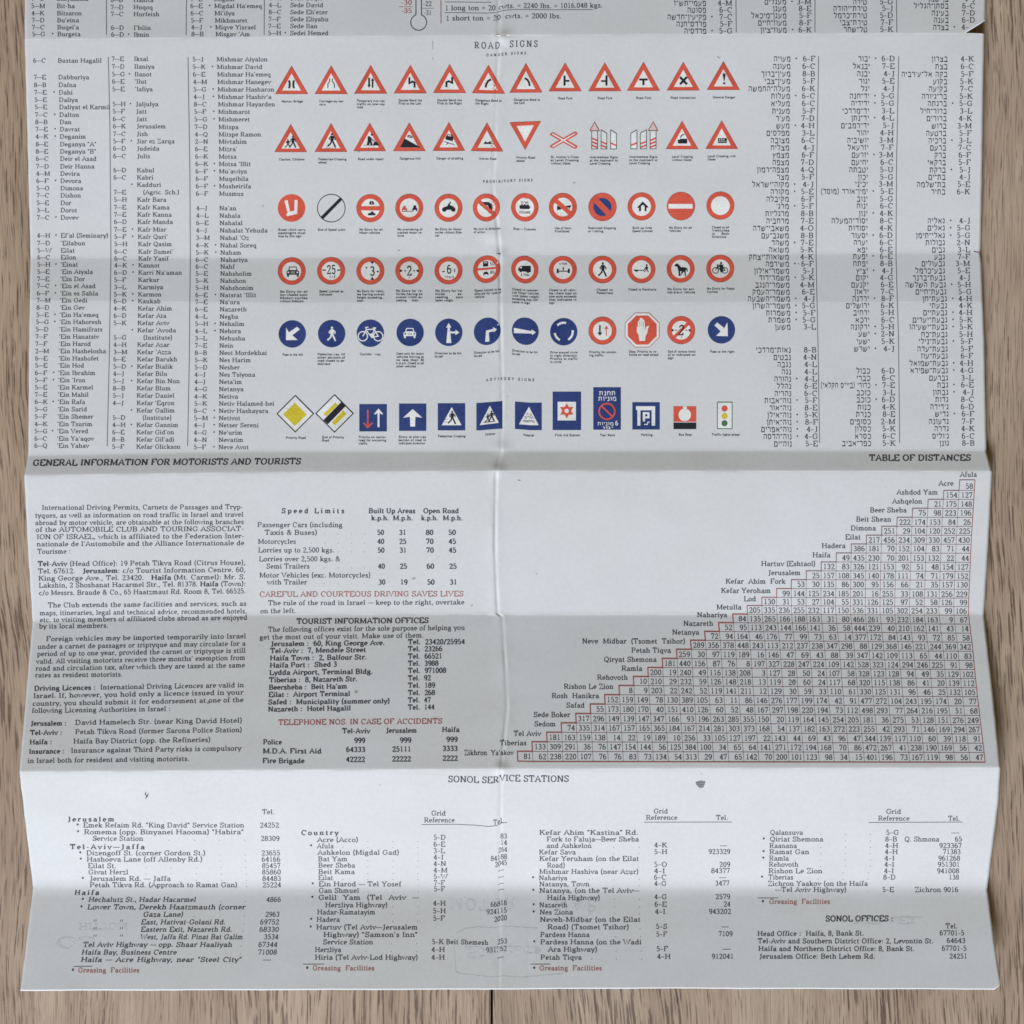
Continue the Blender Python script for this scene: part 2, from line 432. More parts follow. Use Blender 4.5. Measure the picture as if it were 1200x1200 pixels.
# ------------------------------------------------------------------ lettering: pen strokes on a 10-unit cap height
GL = {
'A': (9.8, '1,0 5,10 9,0;2.6,3.5 7.4,3.5;_1,0;_9,0'),
'B': (9, '2,0 2,10;2,10 @4.6,7.6,2.6,2.4,90,-90 2,5.2;4.6,5.2 @4.9,2.6,3,2.6,90,-90 2,0;<2,0;<2,10'),
'C': (9.5, '@5.2,5,4,5,48,312;8.3,9.6 8.3,7'),
'D': (10.2, '2,0 2,10;2,10 @4.6,5,4.3,5,90,-90 2,0;<2,0;<2,10'),
'E': (9, '2,0 2,10;2,10 7.8,10 7.8,7.6;2,5.2 5.8,5.2;2,0 8.2,0 8.2,2.6;<2,0;<2,10'),
'F': (8.6, '2,0 2,10;2,10 7.8,10 7.8,7.4;2,5 5.8,5;_2,0;<2,10'),
'G': (10.2, '@5.2,5,4,5,48,305 8.3,1.2 8.3,4.4;6.4,4.4 9.6,4.4;8.3,9.6 8.3,7.2'),
'H': (10.8, '2,0 2,10;8.8,0 8.8,10;2,5.2 8.8,5.2;_2,0;_2,10;_8.8,0;_8.8,10'),
'I': (4.6, '2.3,0 2.3,10;_2.3,0;_2.3,10'),
'J': (6, '3.9,10 3.9,1.6 @2.5,1,1.4,2,0,-150;_3.9,10'),
'K': (10, '2,0 2,10;8.2,10 2.4,4.4;4.4,6.2 8.6,0;_2,0;_2,10;_8.2,10;_8.6,0'),
'L': (8.6, '2,0 2,10;2,0 8,0 8,2.8;<2,0;_2,10'),
'M': (12.4, '2,0 2,10;2,10 6.2,1 10.4,10;10.4,10 10.4,0;_2,0;<2,10;_10.4,0;>10.4,10'),
'N': (10.6, '2,0 2,10;2,10 8.6,0;8.6,0 8.6,10;_2,0;<2,10;_8.6,10'),
'O': (10.4, '@5.2,5,4.1,5,90,450'),
'P': (9, '2,0 2,10;2,10 @4.8,7.4,3,2.6,90,-90 2,4.8;_2,0;<2,10'),
'Q': (10.4, '@5.2,5,4.1,5,90,450;5,2 7,-1.2 9.4,-1.6'),
'R': (9.8, '2,0 2,10;2,10 @4.8,7.4,3,2.6,90,-90 2,4.8;4.8,4.8 8.2,0;_2,0;<2,10;_8.5,0'),
'S': (8, '6.8,8 5.9,9.6 4,10 2.2,9.4 1.5,7.8 2.2,6.2 4,5.3 6,4.4 7,2.8 6.4,0.9 4.2,0 2.2,0.4 1.2,2.2;6.9,9.8 6.9,7.4;1.2,0.2 1.2,2.8'),
'T': (9.4, '4.7,0 4.7,10;1,7.4 1,10 8.4,10 8.4,7.4;_4.7,0'),
'U': (10.2, '2,10 2,3 @5.1,3,3.1,3,180,360 8.2,10;_2,10;_8.2,10'),
'V': (9.6, '1,10 4.8,0 8.6,10;_1,10;_8.6,10'),
'W': (13.6, '1,10 4,0 6.8,9 9.6,0 12.6,10;_1,10;_12.6,10'),
'X': (9.6, '1.4,10 8.4,0;8.2,10 1.4,0;_1.4,10;_8.2,10;_1.4,0;_8.4,0'),
'Y': (9.4, '1,10 4.7,4.8 4.7,0;4.7,4.8 8.4,10;_4.7,0;_1,10;_8.4,10'),
'Z': (8.6, '1.2,7.6 1.2,10 7.6,10 1,0 7.8,0 7.8,2.4'),
'a': (7.2, '1.5,5 @3.5,4.7,2,1.8,150,0 5.5,1.2 @6.3,1.2,.8,1,180,330;5.5,3.8 3,3.3 @2.9,1.7,1.7,1.6,90,270 4.4,.5 5.5,1.6'),
'b': (7.6, '1.9,10 1.9,0;@4.2,3.2,2.4,3.2,150,-150;<1.9,10'),
'c': (6.4, '@3.7,3.2,2.6,3.2,45,315'),
'd': (7.8, '5.8,10 5.8,0;@3.6,3.2,2.4,3.2,30,330;<5.8,10;>5.8,0'),
'e': (6.6, '1.2,3.5 5.8,3.5 @3.4,3.4,2.4,3.1,5,310'),
'f': (4.8, '2.2,0 2.2,8 @3.9,8.2,1.7,1.8,180,40;.9,6.2 4,6.2;_2.2,0'),
'g': (7.2, '@3.3,4.5,2,1.9,90,450;5.2,6 6.6,6.4;2,2.9 1.6,1.6 5,1 @3.6,-1.2,2.6,1.7,40,-220 2,1'),
'h': (8, '1.9,10 1.9,0;1.9,4.6 @4,4.4,2.1,2,160,0 6.1,0;_1.9,0;<1.9,10;_6.1,0'),
'i': (4, '2,0 2,6.4;2,8.3 2,9.9;_2,0;<2,6.4'),
'j': (4, '2.2,6.4 2.2,-1.6 @1.2,-1.8,1,1.2,0,-140;2.2,8.3 2.2,9.9;<2.2,6.4'),
'k': (7.8, '1.9,10 1.9,0;6,6.4 2.2,2.8;3.6,4 6.4,0;_1.9,0;<1.9,10;_6,6.4;_6.4,0'),
'l': (4, '2,10 2,0;_2,0;<2,10'),
'm': (11.6, '1.9,6.4 1.9,0;1.9,4.6 @3.8,4.4,1.9,2,160,0 5.7,0;5.7,4.6 @7.6,4.4,1.9,2,160,0 9.5,0;_1.9,0;<1.9,6.4;_5.7,0;_9.5,0'),
'n': (8, '1.9,6.4 1.9,0;1.9,4.6 @4,4.4,2.1,2,160,0 6.1,0;_1.9,0;<1.9,6.4;_6.1,0'),
'o': (7, '@3.5,3.2,2.6,3.2,90,450'),
'p': (7.6, '1.9,6.4 1.9,-3;@4.2,3.2,2.4,3.2,150,-150;<1.9,6.4;_1.9,-3'),
'q': (7.6, '5.8,6.4 5.8,-3;@3.6,3.2,2.4,3.2,30,330;_5.8,-3'),
'r': (5.8, '1.9,6.4 1.9,0;1.9,4.4 3,6 4.9,6.3 4.9,5;_1.9,0;<1.9,6.4'),
's': (5.8, '4.6,4.7 4,6.2 2.8,6.4 1.4,5.8 1.4,4.4 3,3.4 4.6,2.4 4.6,.8 3,0 1.6,.3 1,1.7'),
't': (4.8, '2,8.4 2,1.4 @3.2,1.2,1.2,1.2,180,330;.8,6.2 4,6.2'),
'u': (8, '1.9,6.4 1.9,2 @3.8,2,1.9,2,180,340 5.9,1.6;5.9,6.4 5.9,0;<1.9,6.4;<5.9,6.4;>5.9,0'),
'v': (7, '.8,6.4 3.5,0 6.2,6.4;_.8,6.4;_6.2,6.4'),
'w': (10, '.8,6.4 3,0 5,6 7,0 9.2,6.4;_.8,6.4;_9.2,6.4'),
'x': (7, '1,6.4 6,0;5.8,6.4 1,0;_1,6.4;_6,0;_5.8,6.4;_1,0'),
'y': (7, '.8,6.4 3.6,.2;6.2,6.4 3,-2.4 1.4,-3;_.8,6.4;_6.2,6.4'),
'z': (6.2, '1,4.6 1,6.4 5.2,6.4 .9,0 5.4,0 5.4,1.8'),
'0': (6.8, '@3.4,5,2.5,5,90,450'),
'1': (6.8, '3.5,0 3.5,10 1.8,8.6;_3.5,0'),
'2': (6.8, '1,7.6 @3.3,7.4,2.3,2.6,170,-20 1,0 5.8,0 5.8,1.8'),
'3': (6.8, '1,8.6 @3.1,7.6,2.1,2.4,140,-90 @3.2,2.7,2.5,2.7,90,-150'),
'4': (6.8, '4.7,0 4.7,10;4.5,9.6 .8,3;.6,2.9 6.4,2.9;_4.7,0'),
'5': (6.8, '5.4,10 1.6,10 1.4,5.4 @3.2,3.2,2.5,3.2,130,-150'),
'6': (6.8, '5.2,9.4 @3.5,5,2.5,5,70,180 @3.4,3,2.4,3,180,-180'),
'7': (6.8, '1,8 1,10 5.8,10 2.8,0'),
'8': (6.8, '@3.4,7.5,2.1,2.5,90,450;@3.4,2.6,2.6,2.6,90,450'),
'9': (6.8, '1.6,.6 @3.3,5,2.5,5,-110,0 @3.4,7,2.4,3,0,360'),
'.': (3.4, '1.6,0 1.6,1.5'), ',': (3.4, '1.6,1.4 1.7,0 1,-1.8'), ':': (3.8, '1.8,0 1.8,1.5;1.8,5 1.8,6.5'),
"'": (3, '1.4,10 1.2,7.4'), '"': (4.6, '1.2,10 1,7.4;3,10 2.8,7.4'),
'(': (4.2, '3.4,11 1.9,8 1.5,5 1.9,1 3.4,-2'), ')': (4.2, '.8,11 2.3,8 2.7,5 2.3,1 .8,-2'),
'-': (4.6, '.6,3.6 4,3.6'), '\u2013': (6.6, '.6,3.8 6,3.8'), '\u2014': (10.6, '-.4,3.8 11.4,3.8'),
'*': (5, '2.5,3.4 2.5,6.6;2.5,3.8 2.5,6.2'), '/': (5.4, '.8,-1 4.6,10.6'), '=': (8, '1,3 7,3;1,6 7,6'),
'&': (10, '8.8,5.6 6.4,.9 @4,2.6,2.8,2.6,-30,-220 5.6,6.6 @4.4,8.2,1.7,1.8,-40,220 8.6,0'),
'!': (4, '2,10 2,3;2,0 2,1.4'),
'\u05d0': (8, '1.2,8 6.8,0;6.4,8 6.2,5.6 4.6,3.8;1.4,0 1.6,2.6 3,4.6'),
'\u05d1': (7.2, '1,8 5,8 5.4,7 5.4,0;.6,0 6.8,0'),
'\u05d2': (5, '1,8 3,8 3.4,7 3.6,0;3.4,2.4 1,0'),
'\u05d3': (7, '.6,8 6.4,8;5.2,8 5.2,0'),
'\u05d4': (7.4, '.8,8 5.4,8 6,7 6,0;1.6,0 1.6,4.6'),
'\u05d5': (3.6, '.6,8 2,8 2.4,7 2.4,0'),
'\u05d6': (4.2, '.6,8 3.6,8;2.2,8 2.2,0'),
'\u05d7': (7.6, '.8,8 5.6,8 6.2,7 6.2,0;1.6,0 1.6,8'),
'\u05d8': (7.6, '1.4,8 1.4,0 5.2,0 6.4,2 6.2,6.4 5,8 3.8,7.4'),
'\u05d9': (3.4, '.6,8 1.8,8 2.2,7 2.2,4.4'),
'\u05db': (7, '1,8 4.4,8 @4,4,2.3,4,80,-80 1,0'),
'\u05da': (6.6, '.8,8 4.4,8 5.2,7 5.2,-3'),
'\u05dc': (6.8, '1.2,11.4 1.4,8 5,8 5.6,7 5.2,4 3,0'),
'\u05de': (8, '1,8 2.2,4 1.4,0;1.8,6 3.6,8 5.4,8 6.6,6 6.6,0 3.6,0'),
'\u05dd': (7.6, '.8,8 5.6,8 6.2,7 6.2,0 1.4,0 1.4,8'),
'\u05e0': (4.8, '1.2,8 3,8 3.4,7 3.4,0 .8,0'),
'\u05df': (3.6, '.6,8 2,8 2.4,7 2.4,-3'),
'\u05e1': (7.6, '.6,8 5,8 6.4,6 6,2 4,0 2.4,.6 1.4,3 1.4,8'),
'\u05e2': (7.4, '1.4,8 2.2,2.6;5.8,8 5.6,4 4,1 .6,-.8'),
'\u05e4': (7.2, '1.4,4.4 2.8,4.4;1.4,4.4 1.4,8 4.6,8 5.8,6.6 5.8,0 1,0'),
'\u05e3': (7, '1.4,4.4 2.8,4.4;1.4,4.4 1.4,8 4.6,8 5.6,7 5.6,-3'),
'\u05e6': (7.2, '1.2,8 5,2.4;5.8,8 5.6,5.6 4.2,4;.8,0 6,0 5,2.4'),
'\u05e5': (6.8, '1.2,8 2.8,4 2.8,-3;5.6,8 5.2,5 2.8,3.4'),
'\u05e7': (7.2, '.8,8 5.2,8 5.8,6.6 3.8,1;1.6,5.4 1.6,-3'),
'\u05e8': (6.6, '.6,8 4.4,8 5.2,7 5.2,0'),
'\u05e9': (9, '1.4,8 1.6,0 4.6,0 7.2,3 7.4,8;4.4,8 4.2,5 1.8,2.4'),
'\u05ea': (8, '.8,8 5.6,8 6.2,7 6.2,0;2,8 2,1 .8,0'),
'\u05be': (4.2, '.4,7.6 3.8,7.6'), '\u05f3': (2.6, '1.6,9 1,6.4'), '\u05f4': (4.4, '1.6,9 1,6.4;3.4,9 2.8,6.4'),
}
# style: (vertical-stroke width, horizontal-stroke width, serifs, extra tracking, x scale)
STYLE = {
    'reg': (1.8, 0.9, True, 0.45, 1.06),
    'bold': (2.5, 1.3, True, 0.45, 1.07),
    'title': (2.0, 0.95, True, 0.5, 1.04),
    'cap': (2.2, 1.5, False, 0.4, 1.0),
    'heb': (1.15, 2.0, False, 0.45, 1.0),
    'sans': (1.5, 1.5, False, 0.6, 0.9),
}
_cache = {}
def glyph(ch, style):
    key = (ch, style)
    if key in _cache: return _cache[key]
    wv, wh, serif, track, xs = STYLE[style]
    if ch == '*': wv, wh, serif = 3.6, 3.0, False
    adv, spec = GL[ch]
    out = []
    for si, st in enumerate(spec.split(';')):
        st = st.strip()
        if st[0] in '_<>':
            if not serif: continue
            x, y = map(float, st[1:].split(','))
            a = 1.9 if st[0] in '_<' else 0.3
            b = 1.9 if st[0] in '_>' else 0.3
            hh = 0.8
            yc = y + (hh / 2 if y < 3 else -hh / 2)
            out.append((np.array([[[x - a, yc - hh / 2], [x - a, yc + hh / 2], [x + b, yc + hh / 2], [x + b, yc - hh / 2]]]), si))
            continue
        pts = []
        for tok in st.split():
            if tok[0] == '@':
                cx, cy, rx, ry, a0, a1 = map(float, tok[1:].split(','))
                n = max(3, int(abs(a1 - a0) / 32))
                for k in range(n + 1):
                    a = math.radians(a0 + (a1 - a0) * k / n)
                    pts.append((cx + rx * math.cos(a), cy + ry * math.sin(a)))
            else:
                pts.append(tuple(map(float, tok.split(','))))
        q = [pts[0]]
        for p in pts[1:]:
            if math.dist(p, q[-1]) > 0.05: q.append(p)
        p = np.array(q)
        # straight horizontal ends stay inside the cap height
        d = np.diff(p, axis=0)
        ln = np.linalg.norm(d, axis=1)
        w = np.sqrt((wv * d[:, 1] / ln) ** 2 + (wh * d[:, 0] / ln) ** 2)
        pw = np.concatenate([w[:1], (w[:-1] + w[1:]) / 2, w[-1:]])
        closed = len(p) > 6 and math.dist(p[0], p[-1]) < 0.05
        # sharp corners: split into butted runs so that a thick stem does not swell into its thin bar
        out.append((strip(p, pw, closed), si))
    r = ((adv + track) * xs, [(np.asarray(q) * np.array([xs, 1.0]), si) for q, si in out])
    _cache[key] = r
    return r

def nat_width(text, style):
    return sum((4.6 if c == ' ' else glyph(c, style)[0]) for c in text)

def text(inkobj, s, x, y, size, style='reg', mat='k', x1=None, align='l', slope=0.0, shear=0.0, y1=None, flip=False, fit='auto', track=0.0):
    """one printed line; y is the middle of the capitals, size the cap height, in photograph pixels"""
    k = size / 10.0
    nsp = s.count(' ')
    w = nat_width(s, style) * k + track * max(0, len(s) - 1)
    xs, sp = 1.0, 0.0
    if x1 is not None:
        target = x1 - x
        wsp = 4.6 * k * nsp
        if fit == 'auto':
            r = target / w
            xs = min(max(r, 0.80), 1.20)
            rest = target - w * xs
            if abs(rest) > 0.01:
                if nsp and rest > 0: sp = rest / nsp
                else: xs = r
    elif align == 'r': x = x - w
    elif align == 'c': x = x - w / 2
    if y1 is not None and x1 is not None: slope = (y1 - y) / max(1.0, x1 - x)
    px = x
    yb = y + size / 2
    for c in s:
        if c == ' ':
            px += 4.6 * k * xs + sp + track
            continue
        adv, strokes = glyph(c, style)
        for q, si in strokes:
            gx = px + (q[..., 0] + shear * q[..., 1]) * k * xs
            gy = -q[..., 1] * k
            if flip: gy = -size - gy
            yy = yb + gy + slope * (gx - x)
            inkobj.quads(np.stack([gx, yy], -1), mat, 1 + (si % 5))
        px += adv * k * xs + track

def heb(s):
    """right-to-left order; brackets mirrored"""
    t = s[::-1]
    return t.translate({ord('('): ')', ord(')'): '('}).replace(' ', ' ')

def blob(inkobj, x, y, r, mat='k', layer=2, n=9):
    inkobj.tri_fill([[(x + r * math.cos(6.283 * i / n), y + r * math.sin(6.283 * i / n)) for i in range(n)]], mat, layer)

# ------------------------------------------------------------------ setting: wooden floor boards
def box_mesh(name, x0, x1, y0, y1, z0, z1, bev=0.0007):
    import bmesh
    bm = bmesh.new()
    vs_ = [bm.verts.new(v) for v in ((x0, y0, z0), (x1, y0, z0), (x1, y1, z0), (x0, y1, z0), (x0, y0, z1), (x1, y0, z1), (x1, y1, z1), (x0, y1, z1))]
    for f in ((3, 2, 1, 0), (4, 5, 6, 7), (0, 1, 5, 4), (1, 2, 6, 5), (2, 3, 7, 6), (3, 0, 4, 7)):
        bm.faces.new([vs_[i] for i in f])
    if bev:
        ed = [e for e in bm.edges if all(v.co.z == z1 for v in e.verts)]
        bmesh.ops.bevel(bm, geom=ed, offset=bev, segments=2, affect='EDGES')
    me = bpy.data.meshes.new(name)
    bm.to_mesh(me); bm.free()
    return me

gap_m, nt_, b_ = new_mat('gap_dark')
b_.inputs['Base Color'].default_value = (0.02, 0.014, 0.012, 1)
b_.inputs['Roughness'].default_value = 0.9
fl = box_mesh('floor', -1.2, 1.2, -1.2, 1.2, -0.014, -0.009, 0)
fl.materials.append(gap_m)
floor = link('floor', fl)
floor['kind'] = 'structure'
TINTS = [(0.97, 0.98, 0.98), (1.0, 0.975, 0.95), (0.95, 0.95, 0.97), (0.98, 0.96, 0.93)]
seam = (576.3 - 600) * S
for i in range(-3, 4):
    x0 = seam + i * 0.318 + 0.0007
    me = box_mesh('floor_board', x0, x0 + 0.318 - 0.0014, -1.2, 1.2, -0.0088, 0.0)
    me.materials.append(wood_material('oak_board', TINTS[i % 4], i + 4))
    link('floor_board', me, floor)

# ------------------------------------------------------------------ the map sheet
sheet = bpy.data.objects.new('map_sheet', None)
col.objects.link(sheet)
sheet['label'] = 'large creased printed sheet of road signs, place lists and distance table on wooden floor'
sheet['category'] = 'map'

def build_paper():
    ts = set()
    for a, b in zip(NOM[:-1], NOM[1:]):
        n = max(2, int((b - a) / 3.0))
        for k in range(n + 1): ts.add(round(a + (b - a) * k / n, 3))
    for n in NOM[1:-1]:
        for d in (-3, -1.6, -0.7, 0, 0.7, 1.6, 3): ts.add(round(n + d, 3))
    ts.update((23.5, 24.5, 41.3, 41.2, 1150.5, 1153, 1155.5, 1157.5))
    ts = sorted(ts)
    us = np.unique(np.round(np.concatenate([np.linspace(0, 1, 372), np.linspace(0.472, 0.514, 60)]), 5))
    rows, wear_ridge_light = [], []
    for t in ts:
        # edge positions follow the fold rows
        xl, xr = np.interp(t, [a for a in L_Y], L_X), np.interp(t, R_T, R_X)
        jl = 0.12 * math.sin(t * 0.21) + 0.06 * math.sin(t * 0.83)
        x = (xl + jl) + (xr + jl * 0.7 - xl - jl) * us
        y = y_of(x, t)
        if t > 1156:
            y = y + 0.18 * np.sin(x * 0.045) + 0.08 * np.sin(x * 0.19)
        if t == 41.3 or t == 42.0: pass
        h = height(x, y, np.full(x.shape, t))
        rows.append(to_world(x, y, h))
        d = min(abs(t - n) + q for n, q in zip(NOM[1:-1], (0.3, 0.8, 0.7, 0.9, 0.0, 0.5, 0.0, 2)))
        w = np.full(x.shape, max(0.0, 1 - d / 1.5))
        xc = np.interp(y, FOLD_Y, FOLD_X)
        w = np.maximum(w, 0.5 * np.exp(-((x - xc - 2.5) / 1.2) ** 2))  # bright line beside the middle fold: scuffing plus painted ridge light
        wear_ridge_light.append(w)
    V = np.concatenate(rows)
    nu = len(us)
    idx = np.arange(len(ts) * nu).reshape(len(ts), nu)
    F = np.stack([idx[1:, :-1], idx[1:, 1:], idx[:-1, 1:], idx[:-1, :-1]], -1).reshape(-1, 4)
    me = bpy.data.meshes.new('paper')
    me.from_pydata(V.tolist(), [], F.tolist())
    at = me.attributes.new('wear_ridge_light', 'FLOAT', 'POINT')
    at.data.foreach_set('value', np.concatenate(wear_ridge_light).astype(np.float32))
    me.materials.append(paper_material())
    me.polygons.foreach_set('use_smooth', [True] * len(me.polygons))
    me.update()
    o = link('paper', me, sheet)
    md = o.modifiers.new('thickness', 'SOLIDIFY')
    md.thickness = 0.00009
    md.offset = -1
    return o
paper = build_paper()

def body(lines, name, label, size=5.3, **kw):
    """lines: (text, x0, x1, y0, y1[, style[, material]])"""
    ik = Ink()
    for ln in lines:
        s, x0, x1, y0, y1 = ln[:5]
        st = ln[5] if len(ln) > 5 else 'reg'
        mt = ln[6] if len(ln) > 6 else 'k'
        if s.startswith('* '):
            blob(ik, x0, y0 - 0.3, 1.25)
            s = s[2:]
            x0 = ln[7]
        text(ik, s, x0, y0, size, st, mt, x1=x1, y1=y1, **kw)
    return ik.build(name, sheet, label)

# ------------------------------------------------------------------ Latin place-name columns
def place_list(rows, nx, ax, tx, label, size=5.0):
    """rows: (grid, star, name, y); nx/tx: control points (ys, xs)"""
    ik = Ink()
    for g, star, nm, y in rows:
        ind = 0
        if nm.startswith('('): ind = 7
        if g: text(ik, g, I(y, *nx), y, size, 'reg', fit='none')
        if star: blob(ik, I(y, *tx) - ax, y - 0.5, 0.95, n=7)
        text(ik, nm, I(y, *tx) + ind, y, size, 'reg', fit='none')
    return ik.build('place_name_list', sheet, label)

def rows_of(src):
    out = []
    for ln in src.strip().split('\n'):
        g, nm, y = ln.rsplit('|')[0], ln.split('|')[1], float(ln.split('|')[2])
        star = nm.startswith('*')
        out.append((g.replace('-', '\u2014'), star, nm.lstrip('*'), y))
    return out

C1 = """7-G|Binyamina|-1.5
5-M|Bit-ha|7
4-K|Bitsaron|15.5
7-D|Bu'eina|23.7
7-C|Buqei'a|32
5-G|*Burgeta|40
6-C|Bustan Hagalil|71
7-E|Dabburiya|90.5
8-B|Dafna|99.5
7-E|*Dahi|108.3
5-E|Daliya|117
5-E|Daliyat el Karmil|125.5
7-C|*Dalton|134.5
8-B|Dan|143
7-E|*Davrat|151.5
4-K|*Deganim|160
8-E|Deganya "A"|169
8-E|Deganya "B"|177.5
6-C|Deir el Asad|186
7-D|Deir Hanna|195
4-M|Devira|203.5
6-F|*Devora|212
5-O|Dimona|220.6
7-C|Dishon|229
5-E|Dor|237.8
3-L|Dorot|246.3
7-C|*Dovev|255
4-H|*Ef'al (Seminary)|276
7-D|'Eilabun|285
5-W|Eilat|293.5
6-C|Eilon|301.6
5-H|*'Einat|310
5-E|'Ein Aiyala|318.5
7-E|'Ein Dor|327
7-C|*'Ein el Asad|335.2
6-F|*'Ein es Sahla|343.8
7-M|'Ein Gedi|352
8-D|'Ein Gev|360.5
5-E|*'Ein Ha'emeq|369
5-G|*'Ein Hahoresh|377.3
5-D|'Ein Hamifrats|386
7-F|'Ein Hanatsiv|394.5
7-F|'Ein Harod|403
2-M|'Ein Hashelosha|411.5
6-E|'Ein Hashofet|420
5-E|'Ein Hod|428.3
6-F|*'Ein Ibrahim|437
5-F|*'Ein 'Iron|445.5
5-E|'Ein Karmel|454
7-E|'Ein Mahil|462.5
6-K|*'Ein Rafa|471
5-G|'Ein Sarid|479.6
5-F|'Ein Shemer|488.2
4-K|'Ein Tsurim|497
5-G|*'Ein Vered|505.3
6-C|'Ein Ya'aqov|514
6-Q|'Ein Yahav|522.3"""
place_list(rows_of(C1), ([7, 71, 150, 250, 300, 352, 400, 522], [36.5, 38.8, 41.5, 43, 43.7, 43, 41.3, 40.2]), 5.5,
           ([7, 71, 150, 250, 300, 352, 400, 522], [66.5, 67.7, 70, 71, 71.2, 70.3, 69, 66.8]), 'place names from Bit-ha to Ein Yahav at the left edge')
C2 = """6-B|Hanita|0
7-D|Huqoq|8.5
7-C|Hurfeish|16.6
6-D|I'bilin|32.5
6-D|*Ibnin|40.6
7-E|Iksal|69
7-D|Ilaniya|78
5-G|*Ilanot|87
6-E|'Ilut|95.5
5-E|'Isfiya|104.5
5-H|*Jaljulya|122
5-F|Jatt|130.6
6-C|Jatt|139.5
6-K|Jerusalem|148
7-C|Jish|157
5-F|*Jisr ez Zarqa|165.5
6-D|Judeida|174
6-C|Julis|183
6-D|Kabul|199.5
6-C|Kabri|208
|*Kadduri|216.5
7-E|(Agric. Sch.)|225.3
5-H|Kafr Bara|234
7-E|Kafr Kama|243
7-E|Kafr Kanna|251.5
6-D|Kafr Manda|260
7-E|*Kafr Misr|269
5-F|*Kafr Qari'|277.5
5-H|Kafr Qasim|286
6-C|Kafr Sumei'|295
6-C|Kafr Yasif|303
4-K|*Kannot|311
6-D|*Karri Na'aman|319.5
5-F|Karkur|328
3-L|Karmiya|336.5
5-K|*Karmon|345
6-D|*Kaukab|353
4-K|Kefar Ahim|361.5
6-D|Kefar Ata|370
5-K|Kefar Aviv|378.6
|*Kefar 'Avoda|387
5-G|(Institute)|395.6
4-H|Kefar Azar|404
3-M|Kefar 'Azza|412.6
6-E|Kefar Barukh|421
5-D|*Kefar Bialik|429.6
4-J|Kefar Bilu|438
5-J|*Kefar Bin Nun|446.6
8-B|Kefar Blum|455
5-J|Kefar Daniel|463.6
4-J|Kefar 'Eqron|472.3
|*Kefar Gallim|481
5-D|(Institute)|489.5
4-H|*Kefar Gannim|498
6-E|Kefar Gid'on|506.5
8-B|Kefar Gil'adi|515
5-F|Kefar Glickson|523.5"""
place_list(rows_of(C2), ([7, 71, 150, 300, 352, 420, 522], [129.6, 130.8, 132.3, 134, 133.2, 132.8, 131.3]), 6,
           ([7, 71, 150, 250, 300, 352, 420, 520], [156.3, 157, 159.8, 160.8, 162, 161.5, 160.5, 159.7]), 'place names from Huqoq to Kefar Glickson in the second column')
C3 = """7-B|Migdal|-1
6-E|*Migdal Ha'emeq|7
6-C|Mi'ilya|15.5
5-F|Mikhmoret|24
4-J|*Miqve Yisrael|32
8-B|Misgav 'Am|40
5-J|Mishmar Aiyalon|69.5
5-K|*Mishmar David|78.4
6-E|Mishmar Ha'emeq|87.2
4-M|Mishmar Hanegev|96
5-G|*Mishmar Hasharon|104.8
4-J|*Mishmar Hashiv'a|113.5
8-C|Mishmar Hayarden|122.2
5-F|*Mishmarot|131
5-G|*Mishmeret|139.8
7-D|Mitspa|148.8
4-Q|Mitspe Ramon|157.5
2-N|Mivtahim|166
6-E|Mizra'|174.7
6-K|Motsa|183.5
6-K|*Motsa 'Illit|192.2
6-F|*Mu'awiya|200.8
6-F|Muqeibila|209.5
6-F|*Musheirifa|218.2
6-F|Musmus|227
4-J|Na'an|244
4-L|Nahala|252.7
6-E|Nahalal|261.3
4-J|Nahalat Yehuda|270
3-M|Nahal 'Oz|278.7
4-K|*Nahal Soreq|287.5
5-K|*Naham|296
6-C|Nahariya|304.4
6-C|Nahf|312.5
5-E|Nahsholim|320.7
5-K|Nahshon|329
5-H|Nahshonim|337.4
6-E|*Natsrat 'Illit|345.8
7-E|Na'ura|354
6-E|Nazareth|362.5
4-L|Negba|371
5-H|*Nehalim|379.5
4-L|*Nehora|388
3-L|Nehusha|396.5
7-E|Nein|405
8-B|Neot Mordekhai|413.5
5-K|Nes Harim|422
5-D|Nesher|430.5
4-J|Nes Tsiyona|439
4-J|Neta'im|447.5
4-G|Netanya|456
4-K|Netiva|464.7
5-K|Netiv Halamed-hei|473
6-C|*Netiv Hashayara|481.5
5-M|*Netivot|490
4-J|*Netser Sereni|498.3
4-G|*Ne'urim|507
4-N|Nevatim|515.5
5-F|*Neve Avot|524"""
place_list(rows_of(C3), ([7, 69, 160, 250, 300, 400, 524], [223, 225.5, 228.3, 230, 229.3, 228.3, 227]), 5.3,
           ([7, 69, 140, 250, 300, 400, 524], [251, 254, 256, 257, 258.2, 257, 256]), 'place names from Migdal Haemeq to Neve Avot beside the red sign columns')
C4 = """5-N|Sede Boqer|-2.2
4-L|Sede David|6
8-C|Sede Eli'ezer|14.2
7-F|Sede Eliyahu|22.5
7-E|Sede Ilan|30.6
5-H|*Sedei Hemed|38.8"""
place_list(rows_of(C4), ([0, 40], [315.2, 314]), 5.5, ([0, 40], [340, 339.8]), 'five place names beginning Sede at the top edge')

